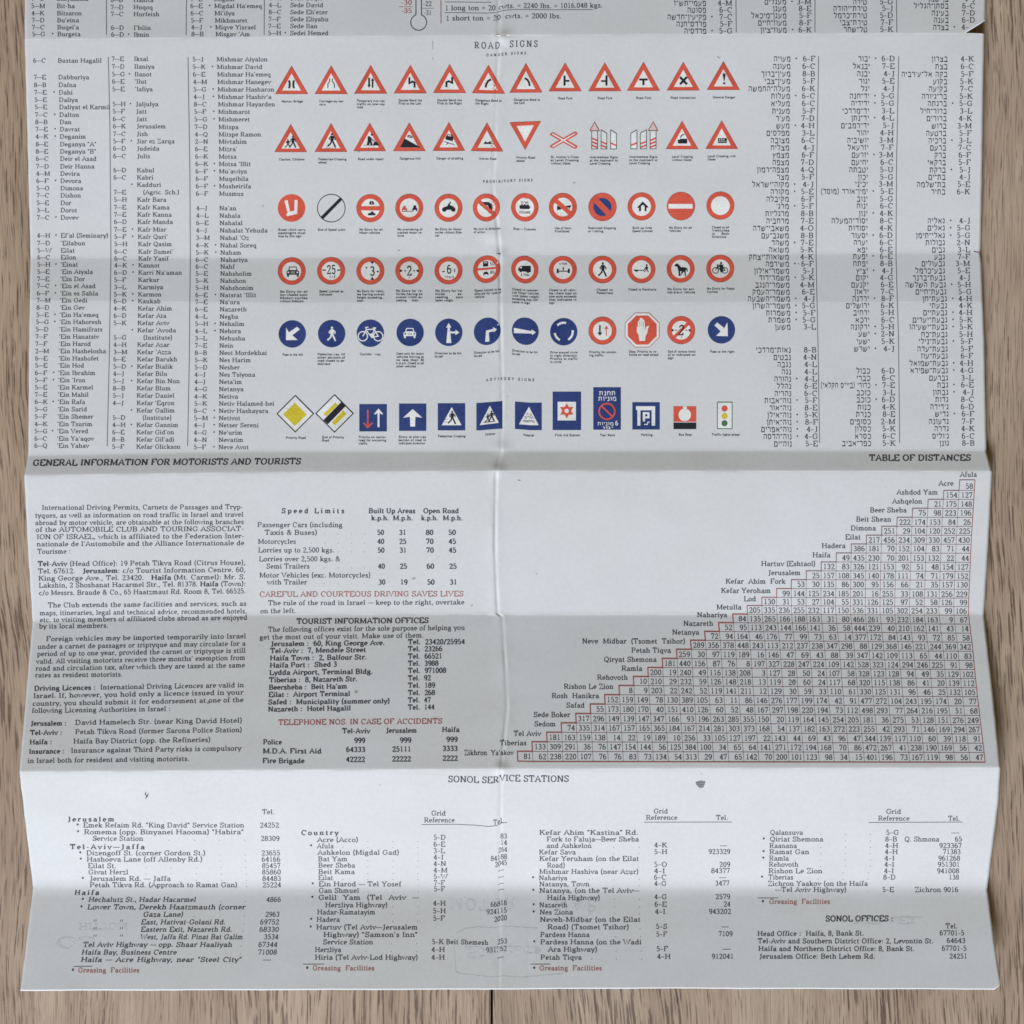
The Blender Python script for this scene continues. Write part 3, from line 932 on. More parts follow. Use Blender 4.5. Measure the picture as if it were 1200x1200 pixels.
# ------------------------------------------------------------------ Hebrew place-name columns
def heb_list(rows, nx, tx, label, size=6.0):
    ik = Ink()
    for g, star, nm, y in rows:
        text(ik, g, I(y, *nx), y, size, 'reg', align='r', fit='none')
        xr = I(y, *tx)
        if star: blob(ik, xr + 6.2, y - 0.3, 1.0, n=7)
        hs = heb(nm)
        w = nat_width(hs, 'heb') * 0.64
        xl = xr - w
        if '(' in hs: xl = max(xl, 961.6)
        text(ik, hs, xl, y - 0.1, 6.4, 'heb', x1=xr, fit='auto')
    return ik.build('place_name_list', sheet, label)
def hrows(src):
    out = []
    for ln in src.strip().split('\n'):
        g, nm, y = ln.split('|')
        star = nm.startswith('*')
        out.append((g.replace('-', '\u2013'), star, nm.lstrip('*').replace('-', '\u05be').replace("'", '\u05f3').replace('"', '\u05f4'), float(y)))
    return out
H0 = """4-M|פעמי-תש"ז|3.6
6-C|פסוטה|11.6
7-C|*פקיעין-חדשה|19.8
5-F|פרדס-חנה|28
5-G|*פרדסיה|36.2"""
heb_list(hrows(H0), ([0, 40], [858.3, 858.5]), ([0, 40], [827.8, 828.3]), 'five Hebrew place names at the top beside the weights')
H1 = """5-D|מעברה|-6.3
3-M|*מעגלים|2
8-E|מעגן|10
5-F|מעגן-מיכאל|18.2
8-F|מעוז-חיים|26.6
6-K|*מעוז-ציון|35
6-F|*מעויה|68.8
6-C|מעונה|77.6
8-B|מעין-ברוך|86.4
5-F|מעין-צבי|95
6-K|מעלה-החמשה|103.8
6-C|*מעלות|112.4
6-C|מעליא|121.2
5-F|מענית|130
7-D|מע'ר|138.6
4-H|*מעש|147.2
3-L|מפלסים|155.8
6-C|מצובה|164.4
4-J|מצליח|173
6-F|מצמץ|181.6
7-D|מצפה|190.2
4-Q|מצפה-רמון|198.8
5-F|מצר|207.4
4-J|*מקוה-ישראל|216
5-E|*מקורה|224.6
6-F|מקיבלה|233.2
5-F|*מרג'|241.6
8-B|מרגליות|250.2
7-E|מרחביה|258.8
4-O|משאבי-שדה|267.4
8-B|משגב-עם|276
7-E|*משהד|284.4
5-K|משואה|292.6
4-K|משואות-יצחק|301
6-F|*משירפה|309.2
5-J|משמר-אילון|317.4
5-K|*משמר-דוד|325.4
4-M|משמר-הנגב|333.8
6-E|משמר-העמק|342
4-J|*משמר-השבעה|350
5-G|*משמר-השרון|358.2
5-F|*משמרות|366.6
5-G|*משמרת|374.8
3-L|משען|383
8-B|נאות-מרדכי|410
4-N|נבטים|418.6
4-L|נגבה|427
4-L|נגה|435.6
4-L|*נהורה|444
6-E|נהלל|452.4
6-C|נהריה|461
5-F|*נוה-אבות|469.2
8-E|נוה-אור|477.8
5-K|*נוה-אילן|486.2
8-F|*נוה-איתן|494.6
4-J|*נוה-אפרים|503
4-G|*נוה-הדסה|511.4
5-E|נוה-ים|520"""
heb_list(hrows(H1), ([0, 40, 69, 224, 300, 400, 520], [951, 951.5, 955.8, 953.8, 953.5, 957, 958.8]),
         ([0, 40, 69, 200, 300, 370, 520], [921.8, 922.5, 927, 925, 925, 926.8, 928.3]), 'Hebrew place names in the column right of the sign rows')
H2 = """5-G|טירה|2
5-J|טירת-יהודה|9.8
5-D|טירת-כרמל|18
7-F|טירת-צבי|26.2
5-K|טל-שחר|34.4
6-D|*יבור|68.6
7-E|יבנאל|77.6
4-J|יבנה|86.2
5-E|יגור|95
4-J|יגל|103.8
5-G|*יד-חנה|112.4
5-G|*ידידיה|121
3-L|יד-מרדכי|129.8
4-L|*יד-נתן|138.2
5-J|יד-רמב"ם|147
4-H|יהוד|155.6
3-M|יושיביה|164.2
7-F|יזרעאל|172.8
3-M|*יזרעם|181.4
6-C|יחיעם|190
5-U|יטבתה|198.8
5-G|יכון|207.4
3-M|יכיני|215.6
5-E|*ימין-אורד (מוסד)|224.2
5-G|ינוב|233
6-C|ינוח|241.2
4-K|*ינון|250
8-C|יסוד-המעלה|258.6
4-K|יסודות|267.2
6-D|*יסעור|275.8
6-C|יערה|284.2
6-E|יפא|292.6
6-E|*יפעת|300.4
8-B|יפתח|308.8
4-J|*יציץ|317.2
4-G|יקום|325.4
6-E|יקנעם|333.6
7-C|יראון|341.8
8-F|*ירדנה|349.8
6-K|ירושלים|358
5-H|ירחיב|366.2
6-C|ירכא|374.8
5-H|*ירקונה|383
2-N|*ישע|391.2
5-K|ישעי|400
4-J|*ישרש|408.6
6-D|כבול|434.4
6-C|כברי|443
7-E|*כדורי (ביי"ס חקלאי)|451.4
3-L|כוכב|460
6-D|*כוכב|468.2
4-K|כנות|477
8-E|כנרת|485.4
2-M|כסופים|494
5-K|כסלון|502.4
6-C|כסרא|511
5-K|כפר-אביב|519.4"""
heb_list(hrows(H2), ([0, 40, 69, 180, 300, 360, 520], [1046.8, 1047, 1049, 1047.2, 1046.2, 1048, 1049.8]),
         ([0, 40, 69, 224, 300, 360, 520], [1016.3, 1017, 1020, 1017.2, 1017, 1019, 1021.3]), 'Hebrew place names in the middle right column')
H3 = """4-J|בן-שמן|-1.4
6-C|בסתן-הגליל|6.8
7-D|בעינה|15.2
6-D|בענה|23.4
6-K|*בצרה|31.8
4-K|בצרון|69
6-C|בצת|77.8
5-F|בקה אל-ע'רביה|86.8
5-K|בקוע|95.4
7-C|בקיעה|104
5-K|בר-גיורה|112.8
5-G|*ברגתה|121.2
3-L|ברור-חיל|130
4-K|ברורים|138.6
3-M|ברוש|147.4
5-F|ברטעה|156
3-L|*ברכיה|164.6
7-C|ברעם|173
6-F|ברק|181.6
5-F|ברקאי|190.2
5-J|*ברקת|199
4-J|בת-ים|207.4
5-E|בת-שלמה|216
6-K|בתיר|224.6
4-J|*גאליה|258.6
5-G|*גאלים|267
5-G|*גאלי-תימן|275.8
2-N|גבולות|284.2
3-L|גבים|292.6
7-F|גבע|300.8
3-M|גבעולים|308.8
5-E|גבע-כרמל|317.2
4-J|גבעת-ברנר|325.4
5-H|*גבעת השלשה|333.6
5-G|גבעת-חיים|341.8
4-H|*גבעת-חן|350
4-K|גבעתי|358
4-H|*גבעתיים|366.2
5-K|*גבעת-יערים|374.8
5-K|*גבעת-ישעיהו|383
5-H|גבעת-כח|391.8
5-F|*גבעת-נילי|400
5-F|גבעת-עדה|408.8
6-F|גבעת-עוז|417
4-H|*גבעת-שמואל|425.6
4-G|*גבעת-שפירא|434
3-L|גברעם|442.8
6-E|*גבת|451
4-J|*גבתון|459.6
8-C|גדות|468
6-D|ג'דידה|476.6
6-F|*גדיש|485
7-F|גדעונה|493.8
4-K|גדרה|502.2
6-C|ג'וליס|511
8-B|גונן|519.2"""
_h3 = hrows(H3)
_h3[4] = ('4\u2013', True, _h3[4][2], 31.8)      # the torn corner has taken the letter
heb_list(_h3, ([0, 31, 32, 40, 69, 150, 224, 260, 320, 350, 520], [1143, 1143, 1134, 1134, 1141.5, 1139, 1137, 1137.3, 1137, 1139.5, 1142.5]),
         ([0, 40, 69, 224, 258, 320, 350, 520], [1112, 1112.3, 1111, 1108.3, 1107.8, 1108, 1110.3, 1112.7]), 'Hebrew place names in the outermost right column')

# column rules
def curve_rule(ik, ys, xs, w=0.8, mat='k'):
    yy = np.arange(ys[0], ys[-1] + 0.1, 3.0)
    ik.line([(float(np.interp(y, ys, xs)), float(y)) for y in yy], w, mat)
for ys, xs in (([-10, 43], [124.6, 124.8]), ([67, 150, 300, 420, 525], [127, 128.8, 130, 128, 125.5]), ([-10, 43], [218.7, 218]),
               ([67, 200, 300, 420, 525], [220.3, 222.5, 223, 221.8, 219.8]), ([-10, 41], [309.8, 309.5]), ([-10, 39], [862.3, 862.8]),
               ([-10, 38], [955, 955]), ([-10, 38], [1050.5, 1051]), ([66, 200, 300, 400, 521], [959.3, 957, 956.3, 958.5, 960.5]),
               ([66, 200, 300, 400, 521], [1053.2, 1050.5, 1050, 1053, 1054.3])):
    ik = Ink(); curve_rule(ik, ys, xs); ik.build('column_rule', sheet)

# thermometer and weights at the top
ik = Ink()
a0, a1 = math.radians(70), math.radians(-250)
ring = [(490.6 + 9.3 * math.cos(a), 26.2 - 9.3 * math.sin(a)) for a in np.linspace(a0, a1, 40)]
ik.line(ring, 1.1, 'k')
ik.line([(487.4, -12), (487.4, 17.6)], 1.2, 'k'); ik.line([(493.8, -12), (493.8, 17.6)], 1.2, 'k')
for s, x0, x1, y, m in (('-30', 470, 483, 3, 'd'), ('-35', 470, 483, 12.6, 'd'), ('-22', 495.5, 506, 4.2, 'k'), ('-31', 496.5, 506, 14.8, 'k')):
    text(ik, s, x0, y, 5.2, 'reg', m, x1=x1)
ik.line([(467, 8), (484, 8)], 0.5, 'd'); ik.line([(495, 9.7), (508, 9.7)], 0.5, 'k')
ik.build('thermometer_scale', sheet)
ik = Ink()
text(ik, '1 long ton = 20', 521.5, 9.6, 5.6, 'reg', x1=581, y1=7.6)
text(ik, 'cwts. = 2240 lbs. = 1016.048 kgs.', 584, 7.8, 5.6, 'reg', x1=706.5, y1=6)
text(ik, '1 short ton = 20', 522.5, 21.6, 5.6, 'reg', x1=587, y1=19.4)
text(ik, 'cwts. = 2000 lbs.', 592, 19.6, 5.6, 'reg', x1=658, y1=18.6)
ik.line([(521, 14.9), (545, 14.8), (570, 14.2), (590, 12.6), (640, 11.6), (695, 11.2)], 0.6, 'k')
ik.line([(521, 2.4), (550, 2.2), (576, 1.2)], 0.6, 'k')
ik.line([(516.6, -10), (516.8, 27.5)], 1.0, 'd')
ik.build('weights_table', sheet)

# ------------------------------------------------------------------ printed road signs
def circ(cx, cy, rx, ry=None, n=28, a0=0, a1=360):
    ry = rx if ry is None else ry
    full = abs(a1 - a0) >= 360
    m = n if full else n + 1
    return [(cx + rx * math.cos(math.radians(a0 + (a1 - a0) * i / n)), cy - ry * math.sin(math.radians(a0 + (a1 - a0) * i / n))) for i in range(m)]

class Sign(Ink):
    def __init__(self, cx, cy, k=1.0):
        super().__init__(); self.cx, self.cy, self.k = cx, cy, k
    def P(self, pts): return [(self.cx + x * self.k, self.cy + y * self.k) for x, y in pts]
    def poly(self, pts, m, layer): self.tri_fill([self.P(pts)], m, layer)
    def hole(self, outer, inner, m, layer): self.tri_fill([self.P(outer), self.P(inner)[::-1]], m, layer)
    def ln(self, pts, w, m, layer): self.line(self.P(pts), w * self.k, m, layer, step=2.5)
    def tx(self, s, x, y, size, style, m, layer=6, **kw):
        if 'x1' in kw: kw['x1'] += self.cx
        k0 = {k: list(v) for k, v in self.f.items()}
        self.f = {}
        text(self, s, self.cx + x, self.cy + y, size, style, m, **kw)
        new = self.f; self.f = k0
        for k, v in new.items():
            self.f.setdefault(k, []).extend((q, layer + l * 0.3) for q, l in v)

def tri(ax, ay, by, w=38.0):
    s = Sign(ax, by)
    h = by - ay
    s.poly([(0, -h), (w / 2, 0), (-w / 2, 0)], 'r', 1)
    s.poly([(0, -h + 9.0), (w / 2 - 7.9, -3.9), (-w / 2 + 7.9, -3.9)], 'w', 2)
    s.ln([(0, -h), (w / 2, 0), (-w / 2, 0), (0, -h)], 0.55, 'd', 3)
    return s
def ring_sign(cx, cy, rx=16.2, ry=None, ri=11.0):
    s = Sign(cx, cy)
    ry = rx if ry is None else ry
    s.poly(circ(0, 0, rx, ry), 'r', 1)
    s.poly(circ(0, 0, ri * rx / 16.2, ri * ry / 16.2), 'w', 2)
    s.ln(circ(0, 0, rx, ry, 36) + [(rx, 0)], 0.5, 'd', 3)
    return s
def disc(cx, cy, m, r=16.0, rx=None):
    s = Sign(cx, cy)
    s.poly(circ(0, 0, rx or r, r), m, 1)
    return s
def arrow(s, x0, y0, x1, y1, w, hw, hl, m, layer):
    dx, dy = x1 - x0, y1 - y0
    L_ = math.hypot(dx, dy); dx /= L_; dy /= L_
    nx, ny = -dy, dx
    mx, my = x1 - dx * hl, y1 - dy * hl
    s.poly([(x0 + nx * w / 2, y0 + ny * w / 2), (mx + nx * w / 2, my + ny * w / 2), (mx + nx * hw, my + ny * hw), (x1, y1),
            (mx - nx * hw, my - ny * hw), (mx - nx * w / 2, my - ny * w / 2), (x0 - nx * w / 2, y0 - ny * w / 2)], m, layer)
def walker(s, x, y, h, m, layer, bow=False):
    u = h / 10.0
    def q(a): return [(x + px * u, y - py * u) for px, py in a]
    s.poly(circ(x, y - 9.3 * u, 0.85 * u, 0.95 * u, 10), m, layer)
    s.poly(q([(-1.1, 8.2), (1.0, 8.2), (1.5, 6), (1.0, 4.2), (-1.0, 4.2)]), m, layer)
    s.ln(q([(-.7, 7.8), (-2.1, 6.0), (-1.2, 5.0)]), 0.8 * u, m, layer + 1)
    s.ln(q([(.8, 7.8), (2.3, 6.2), (2.2, 4.8)]), 0.8 * u, m, layer + 1)
    s.ln(q([(.3, 4.6), (1.3, 2.4), (2.4, 0), (3.0, .1)]), 1.25 * u, m, layer + 1)
    s.ln(q([(-.3, 4.6), (-.9, 2.4), (-2.9, .4), (-3.4, .8)]), 1.15 * u, m, layer + 2)
def car_front(s, x, y, k, m, layer, wm='w'):
    s.poly([(x + a * k, y + b * k) for a, b in [(-4.2, -6), (4.2, -6), (5.4, -1.6), (7.4, -.6), (7.4, 3.6), (6.8, 3.6), (6.8, 6), (4.6, 6), (4.6, 3.6),
            (-4.6, 3.6), (-4.6, 6), (-6.8, 6), (-6.8, 3.6), (-7.4, 3.6), (-7.4, -.6), (-5.4, -1.6)]], m, layer)
    s.poly([(x + a * k, y + b * k) for a, b in [(-3.4, -5), (3.4, -5), (4.2, -2), (-4.2, -2)]], wm, layer + 1)
    s.poly(circ(x - 5.3 * k, y + .8 * k, 1.1 * k, n=8), wm, layer + 1)
    s.poly(circ(x + 5.3 * k, y + .8 * k, 1.1 * k, n=8), wm, layer + 1)
    s.ln([(x - 2.6 * k, y + .2 * k), (x + 2.6 * k, y + .2 * k)], 0.5 * k, wm, layer + 1)
    s.ln([(x - 2.6 * k, y + 1.6 * k), (x + 2.6 * k, y + 1.6 * k)], 0.5 * k, wm, layer + 1)
def cycle(s, x, y, k, m, layer, w=1.0):
    for dx in (-9.2, 9.2):
        c = circ(x + dx * k, y + 2.5 * k, 5.6 * k, n=18)
        s.ln(c + [c[0]], w, m, layer)
    def q(a): return [(x + px * k, y + py * k) for px, py in a]
    s.ln(q([(-9.2, 2.5), (-5, -5.5), (-5.8, -8), (-2.6, -8.4)]), w, m, layer + 1)
    s.ln(q([(-5, -5.5), (4.6, -6), (1.4, 3.6), (-5.2, -4.6)]), w, m, layer + 2)
    s.ln(q([(4, -6.6), (9.2, 2.5), (1.4, 3.6)]), w, m, layer + 3)
    s.ln(q([(3, -7.4), (6.6, -7.4)]), w * 1.2, m, layer + 4)

CAPN = {}
def finish(s, label, lines, lx, y, width=0, pitch=3.72, slope=0.0, cx=False):
    o = s.build('printed_sign', sheet, label)
    ik = Ink()
    for i, ln in enumerate(lines):
        yy = y + i * pitch
        last = i == len(lines) - 1
        k = {}
        if width and not last: k = dict(x1=lx + width)
        elif width and len(lines) == 1: k = dict(x1=lx + width)
        text(ik, ln, lx, yy, 2.55, 'cap', 'b', slope=slope, fit='auto' if k else 'none', **k)
    c = ik.build('caption', o)
    return o

# --- row 1, danger signs
A1 = [(341.6, 77.3, 110), (388, 77, 110), (434.3, 76.5, 109.6), (480.8, 76.4, 109.2), (526.8, 75.6, 108.8), (572.3, 75.4, 108.7),
      (616.2, 74.3, 108.2), (662.2, 73.6, 106.8), (708.7, 73.4, 106.6), (754, 72.8, 106.2), (800.7, 72.8, 105.8), (847.7, 72, 105.2)]
S1 = [tri(*a) for a in A1]
s = S1[0]
s.ln([(-3.2, -15.8), (-2.2, -13.6), (-2.2, -8.6), (-3.2, -6.6)], 2.3, 'b', 4); s.ln([(3.2, -15.8), (2.2, -13.6), (2.2, -8.6), (3.2, -6.6)], 2.3, 'b', 4)
s = S1[1]
s.ln([(-1.6, -18), (-1.6, -15), (-3.8, -11.4), (-3.8, -7)], 1.1, 'b', 4); s.ln([(1.4, -18), (1.4, -15), (3.8, -11.4), (3.8, -7)], 1.1, 'b', 4)
s = S1[2]
arrow(s, 2.4, -6.8, 2.4, -18.4, 1.9, 1.9, 3.4, 'b', 4); arrow(s, -1.8, -18.4, -1.8, -6.6, 2.2, 2.1, 3.4, 'b', 4)
s = S1[3]; s.ln([(-1, -18.6), (-1.2, -11.6), (2.4, -13.6), (5, -12.4), (5, -6.6)], 2.4, 'b', 4)
s = S1[4]; s.ln([(3, -18.6), (3.2, -11.6), (-.8, -13.6), (-3.6, -12.4), (-3.6, -6.6)], 2.4, 'b', 4)
s = S1[5]; s.ln([(-3.2, -6.8), (-2.4, -11), (-.2, -14.6), (3.2, -16.6)], 2.5, 'b', 4)
s = S1[6]; s.ln([(4.6, -7.4), (3.8, -11.4), (2, -14.6), (-1.4, -16.8)], 2.3, 'b', 4)
s = S1[7]; s.ln([(-.6, -18.2), (-.6, -6.4)], 2.5, 'b', 4); s.ln([(.6, -12), (5.2, -12)], 2.2, 'b', 4)
s = S1[8]; s.ln([(2, -18.2), (2, -6.4)], 2.5, 'b', 4); s.ln([(.8, -11.6), (-4.4, -11.6)], 2.0, 'b', 4)
s = S1[9]; s.ln([(-5, -13), (5, -13)], 2.4, 'b', 4); s.ln([(0, -11.8), (0, -6.4)], 2.6, 'b', 4)
s = S1[10]; s.ln([(-4, -15.6), (4.4, -7)], 2.8, 'b', 4); s.ln([(4.4, -15.6), (-3.8, -7)], 2.8, 'b', 5)
s = S1[11]; s.poly([(-.9, -19), (2.7, -19), (1.5, -10.6), (.4, -10.6)], 'b', 4); s.poly(circ(.9, -7.6, 1.4, n=10), 'b', 4)
K1 = [('red triangle with two bowed bars for a narrow bridge', ['Narrow Bridge'], 330, 118.8, 25), ('red triangle with road edges narrowing', ['Carriageway nar-', 'rows'], 374, 118.6, 29.5),
      ('red triangle with two opposed vertical arrows', ['Temporary two-way', 'traffic on one-way', 'road'], 418, 118.2, 33), ('red triangle with zigzag road bending left first', ['Double Bend the', 'First to the Left'], 467, 117.6, 27.5),
      ('red triangle with zigzag road bending right first', ['Double Bend the', 'First to the Right'], 512.3, 117.4, 29), ('red triangle with single bend to the right', ['Dangerous Bend to', 'the Right'], 557, 117.2, 31),
      ('red triangle with single bend to the left', ['Dangerous Bend to', 'the Left'], 602, 116.8, 31), ('red triangle with side road on the right', ['Road Fork'], 654, 115.2, 17),
      ('red triangle with side road on the left', ['Road Fork'], 700.3, 115, 17.5), ('red triangle with black T shaped junction', ['Road Fork'], 745.3, 114.8, 18),
      ('red triangle with black diagonal cross', ['Road Intersection'], 786, 114.5, 29.5), ('red triangle with black exclamation mark', ['General Danger'], 835.3, 114, 26.5)]
for s, k in zip(S1, K1): finish(s, *k)

# --- row 2
A2 = [(340.6, 145.8, 178), (387.8, 144.6, 177.8), (433.2, 144.2, 176.9), (479.6, 143.9, 176.9), (526, 143.4, 176.6), (570.6, 143.4, 176.6),
      None, None, None, None, (799.2, 142, 174.6), (845.7, 141.4, 174.3)]
S2 = [tri(*a, w=37.4) if a else None for a in A2]
s = S2[0]; walker(s, -3.2, -5.2, 10, 'b', 4); walker(s, 2.6, -5.6, 13, 'b', 4)
s = S2[1]; walker(s, 1.2, -6.2, 15.4, 'b', 4)
for x in (-5.5, -2.5, 1, 4.5): s.ln([(x, -4.4), (x + 1.4, -4.4)], 0.7, 'b', 4)
s = S2[2]
s.poly([(-7.6, -6.4), (11.6, -6.4), (8.6, -10.4), (5, -10), (3.6, -7), (-7.6, -7)], 'b', 4)
s.ln([(-2, -6.6), (-1, -12), (-1, -17.2)], 2.9, 'b', 5); s.ln([(2.2, -6.6), (1, -12), (.2, -16)], 2.5, 'b', 5)
s.poly(circ(2.6, -19, 1.3, n=9), 'b', 5); s.ln([(-1, -17), (4, -12.4), (7.6, -9)], 1.1, 'b', 6)
s = S2[3]
s.poly([(-11, -4), (-5.4, -14.6), (13.4, -4)], 'b', 4)
s.poly([(-2.6, -17.4), (-1, -18.8), (2, -18), (4, -16.4), (3, -15), (-2, -16)], 'b', 4)
s.ln([(-1, -17), (2.5, -16.2)], 0.6, 'w', 5)
s = S2[4]
s.poly([(-4.2, -15), (-2, -19.4), (3.6, -18.6), (5.4, -14), (4.4, -11), (-3.6, -13)], 'b', 4)
s.ln([(-1.4, -18), (2.8, -17.2)], 1.0, 'w', 5)
s.ln([(-5.6, -10.6), (-3.2, -10.2), (-1, -8.6), (-3.4, -7)], 0.9, 'b', 4); s.ln([(-1.4, -9.6), (2.4, -8), (6.6, -7.4)], 0.9, 'b', 4)
s = S2[5]
s.poly([(-4, -8.4), (-2.4, -11.4), (0, -10.4), (1.4, -10.4), (3.6, -11.6), (6.4, -8.4)], 'b', 4)
s = Sign(615.6, 143); S2[6] = s
s.poly([(-18.2, .4), (18, -.8), (-.2, 32.6)], 'r', 1); s.poly([(-10.2, 4.6), (10, 3.8), (-.2, 23)], 'w', 2)
s.ln([(-18.2, .4), (18, -.8), (-.2, 32.6), (-18.2, .4)], 0.55, 'd', 3)
s = Sign(660.6, 164.4); S2[7] = s
for sx in (1, -1):
    def hexa(g): return [(-16.4 + g, -6.6 * sx), (-15.6 + g, -8.2 * sx + .5 * g), (-12.6, (-9.6 + g * 1.1) * sx), (15.4 - g, (6.2 - .7 * g) * sx), (16.2 - g, 8 * sx), (14.4, (10 - g) * sx), (12, (9.8 - g) * sx), (-14.8 + .4 * g, (-5.4 + .1 * g) * sx)]
    s.poly(hexa(0), 'r', 1 if sx == 1 else 2)
    s.poly([(-13.8, -7.7 * sx), (-12.6, -8.2 * sx), (14, 7.6 * sx), (12.8, 8.3 * sx), (-14, -6.9 * sx)], 'w', 3 if sx == 1 else 4)
def posts(s, data):
    for x0, x1, yl, yr, n, slant, arrow_ in data:
        s.poly([(x0, yl), (x1, yr), (x1, 10), (x0, 10)], 'w', 1)
        s.ln([(x0, yl), (x1, yr), (x1, 10), (x0, 10), (x0, yl)], 0.8, 'k', 5)
        for i in range(n):
            b = (5.6 if n == 1 else 8.0) - i * 4.1
            s.poly([(x0, b - slant), (x1, b + slant), (x1, b + slant - 2.1), (x0, b - slant - 2.1)], 'r', 2)
        if arrow_:
            xm = (x0 + x1) / 2
            s.poly([(xm - 5.6, -11.4), (xm, -21.4), (xm + 5.6, -11.4)], 'p', 3)
            s.ln([(xm - 5.6, -11.4), (xm, -21.4), (xm + 5.6, -11.4), (xm - 5.6, -11.4)], 1.0, 'd', 4)
s = Sign(707, 164.6); S2[8] = s
posts(s, [(-13.6, -6.8, -11.4, -11.4, 3, 1.4, True), (-2.6, 4, -12.4, -8.2, 2, 1.4, False), (8.6, 15.4, -12.4, -8, 1, 1.4, False)])
s = Sign(754, 164.4); S2[9] = s
posts(s, [(7.8, 14.8, -11.4, -11.4, 3, -1.4, True), (-3.6, 3.6, -8.4, -12.2, 2, -1.4, False), (-14.8, -7.6, -8, -12.2, 1, -1.4, False)])
s = S2[10]
s.poly([(-4.6, -6.4), (6.2, -6.4), (6.2, -12), (-2.4, -12), (-2.4, -11), (-5, -11)], 'b', 4); s.ln([(-1.8, -13.4), (-.6, -15.8), (2.4, -17.2)], 1.2, 'b', 4)
s = S2[11]
s.poly([(-4.4, -6.6), (6.2, -6.6), (6.2, -12.4), (-4.4, -12.4)], 'b', 4)
for x in (-2.2, .2, 2.6): s.ln([(x, -11.4), (x, -9.8)], 1.0, 'w', 5)
s.ln([(-3.8, -8.4), (5.6, -8.4)], 0.4, 'w', 5)
K2 = [('red triangle with two walking children', ['Caution, Children'], 327, 186.8, 30), ('red triangle with large walking man', ['Pedestrian-Crossing', 'ahead'], 373, 186.6, 33),
      ('red triangle with man digging a heap', ['Road under repair'], 419.3, 186.4, 30.5), ('red triangle with car on steep black slope', ['Dangerous Hill'], 468.3, 185.8, 24.5),
      ('red triangle with skidding car and wavy tracks', ['Danger of skidding'], 511.3, 185.6, 31.5), ('red triangle with two black bumps', ['Uneven Road'], 561.3, 185.4, 20.5),
      ('empty red triangle pointing down', ['Priority Road', 'ahead'], 605, 184.8, 22), ('red outlined diagonal cross', ["St. Andrew's Cross", 'at Level Crossing', 'without Gates'], 645.3, 184, 33),
      ('three striped posts with arrow on the left one', ['Intermediate Signs', 'at the Approach to', 'Level Crossing'], 691, 184.2, 33), ('three striped posts with arrow on the right one', ['Intermediate Signs', 'to the Approach to', 'Level Crossing'], 737.4, 183.8, 33),
      ('red triangle with smoking locomotive', ['Level Crossing', 'without Gates'], 787.4, 183.6, 24.5), ('red triangle with black gate', ['Level Crossing with', 'Gates'], 829.2, 183, 33)]
for s, k in zip(S2, K2): finish(s, *k)

# --- row 3, prohibitory signs
S3 = []
s = disc(341.6, 243.8, 'r', 16.2); S3.append(s)
s.poly([(-8.2, -8.4), (-4.6, -9.4), (-1.8, 4.2), (3.4, 3.2), (3.6, -9.4), (7.2, -9.4), (6.6, 6.8), (-5.4, 9.6), (-6, 6.6), (-4.4, 6)], 'w', 2)
s = Sign(388.2, 244); S3.append(s)
s.ln(circ(0, 0, 16.2, n=40) + [(16.2, 0)], 0.9, 'b', 2); s.poly([(-12.2, 10), (10, -12.2), (12.6, -9.6), (-9.4, 12.8)], 'b', 3)
s = ring_sign(434, 244); S3.append(s)
s.poly([(-12, -2.4), (12, -2.4), (12, 2.6), (-12, 2.6)], 'r', 4)
s.poly([(-1.4, -4.2), (-1, -7.4), (.4, -8.4), (3, -8.4), (4, -7.4), (4.6, -4.2)], 'b', 4); s.ln([(1.6, -7.6), (1.6, -5)], 0.6, 'w', 5)
s.poly([(-3.2, 8.4), (-2.4, 5.8), (0, 5.6), (1.4, 3.6), (3.4, 3.8), (4.2, 5.8), (6, 6.2), (6, 8.4)], 'b', 4)
s = ring_sign(479.6, 243.6); S3.append(s)
s.poly([(-8.8, 4), (-8.6, 1), (-7.2, -.6), (-7, -2.4), (-4.4, -2.4), (-4, -.4), (-2.6, 1), (-2.6, 4), (-4, 4), (-4, 2.6), (-7.4, 2.6), (-7.4, 4)], 'r', 4)
s.poly([(3.4, 4), (3.6, 1), (4.8, -.6), (5, -3), (7.8, -3), (8.4, -.6), (9.4, 1), (9.4, 4), (8, 4), (8, 2.4), (5, 2.4), (5, 4)], 'b', 4)
s.ln([(-8.8, 4.2), (3.6, 4.2)], 0.7, 'b', 5)
s = ring_sign(525.6, 243.6); S3.append(s)
s.poly(circ(-5, 2, 2.7, n=12), 'b', 4); s.poly(circ(5.6, 2, 2.7, n=12), 'b', 4)
s.poly([(-6, -.6), (-1.6, -2), (.2, -5.4), (1.8, -5.8), (1.6, -3.4), (3.4, -2.4), (6.4, -1.4), (5, 2), (-4, 2.6)], 'b', 5); s.poly(circ(2, -6.2, 1, n=8), 'b', 5)
s = ring_sign(570, 243.2, 15.7, 16.4); S3.append(s)
s.poly([(-9.6, -6), (-6.4, -8.8), (-6, -6.8), (3, -6.6), (6.2, -3.6), (6.6, 6.6), (3, 6.6), (2.8, -.6), (1, -3), (-6, -3), (-6.2, -1.4)], 'b', 4)
s.poly([(-10.6, -6.2), (-7.4, -9), (11, 7.2), (8, 10.4)], 'r', 5); s.ln([(-10.4, -6.2), (8, 10.2)], 0.4, 'd', 6); s.ln([(-7.4, -8.8), (10.8, 7.2)], 0.4, 'd', 6)
s = ring_sign(615, 243.2, 15.9, 16.4); S3.append(s)
s.tx(heb('מכס'), -4.6, -5.2, 4.2, 'heb', 'b', x1=4.6)
s.poly([(-6.6, -.8), (-5.4, -2.6), (4.6, -2.8), (6.8, -.4), (5, 2), (-5.6, 2)], 'b', 4)
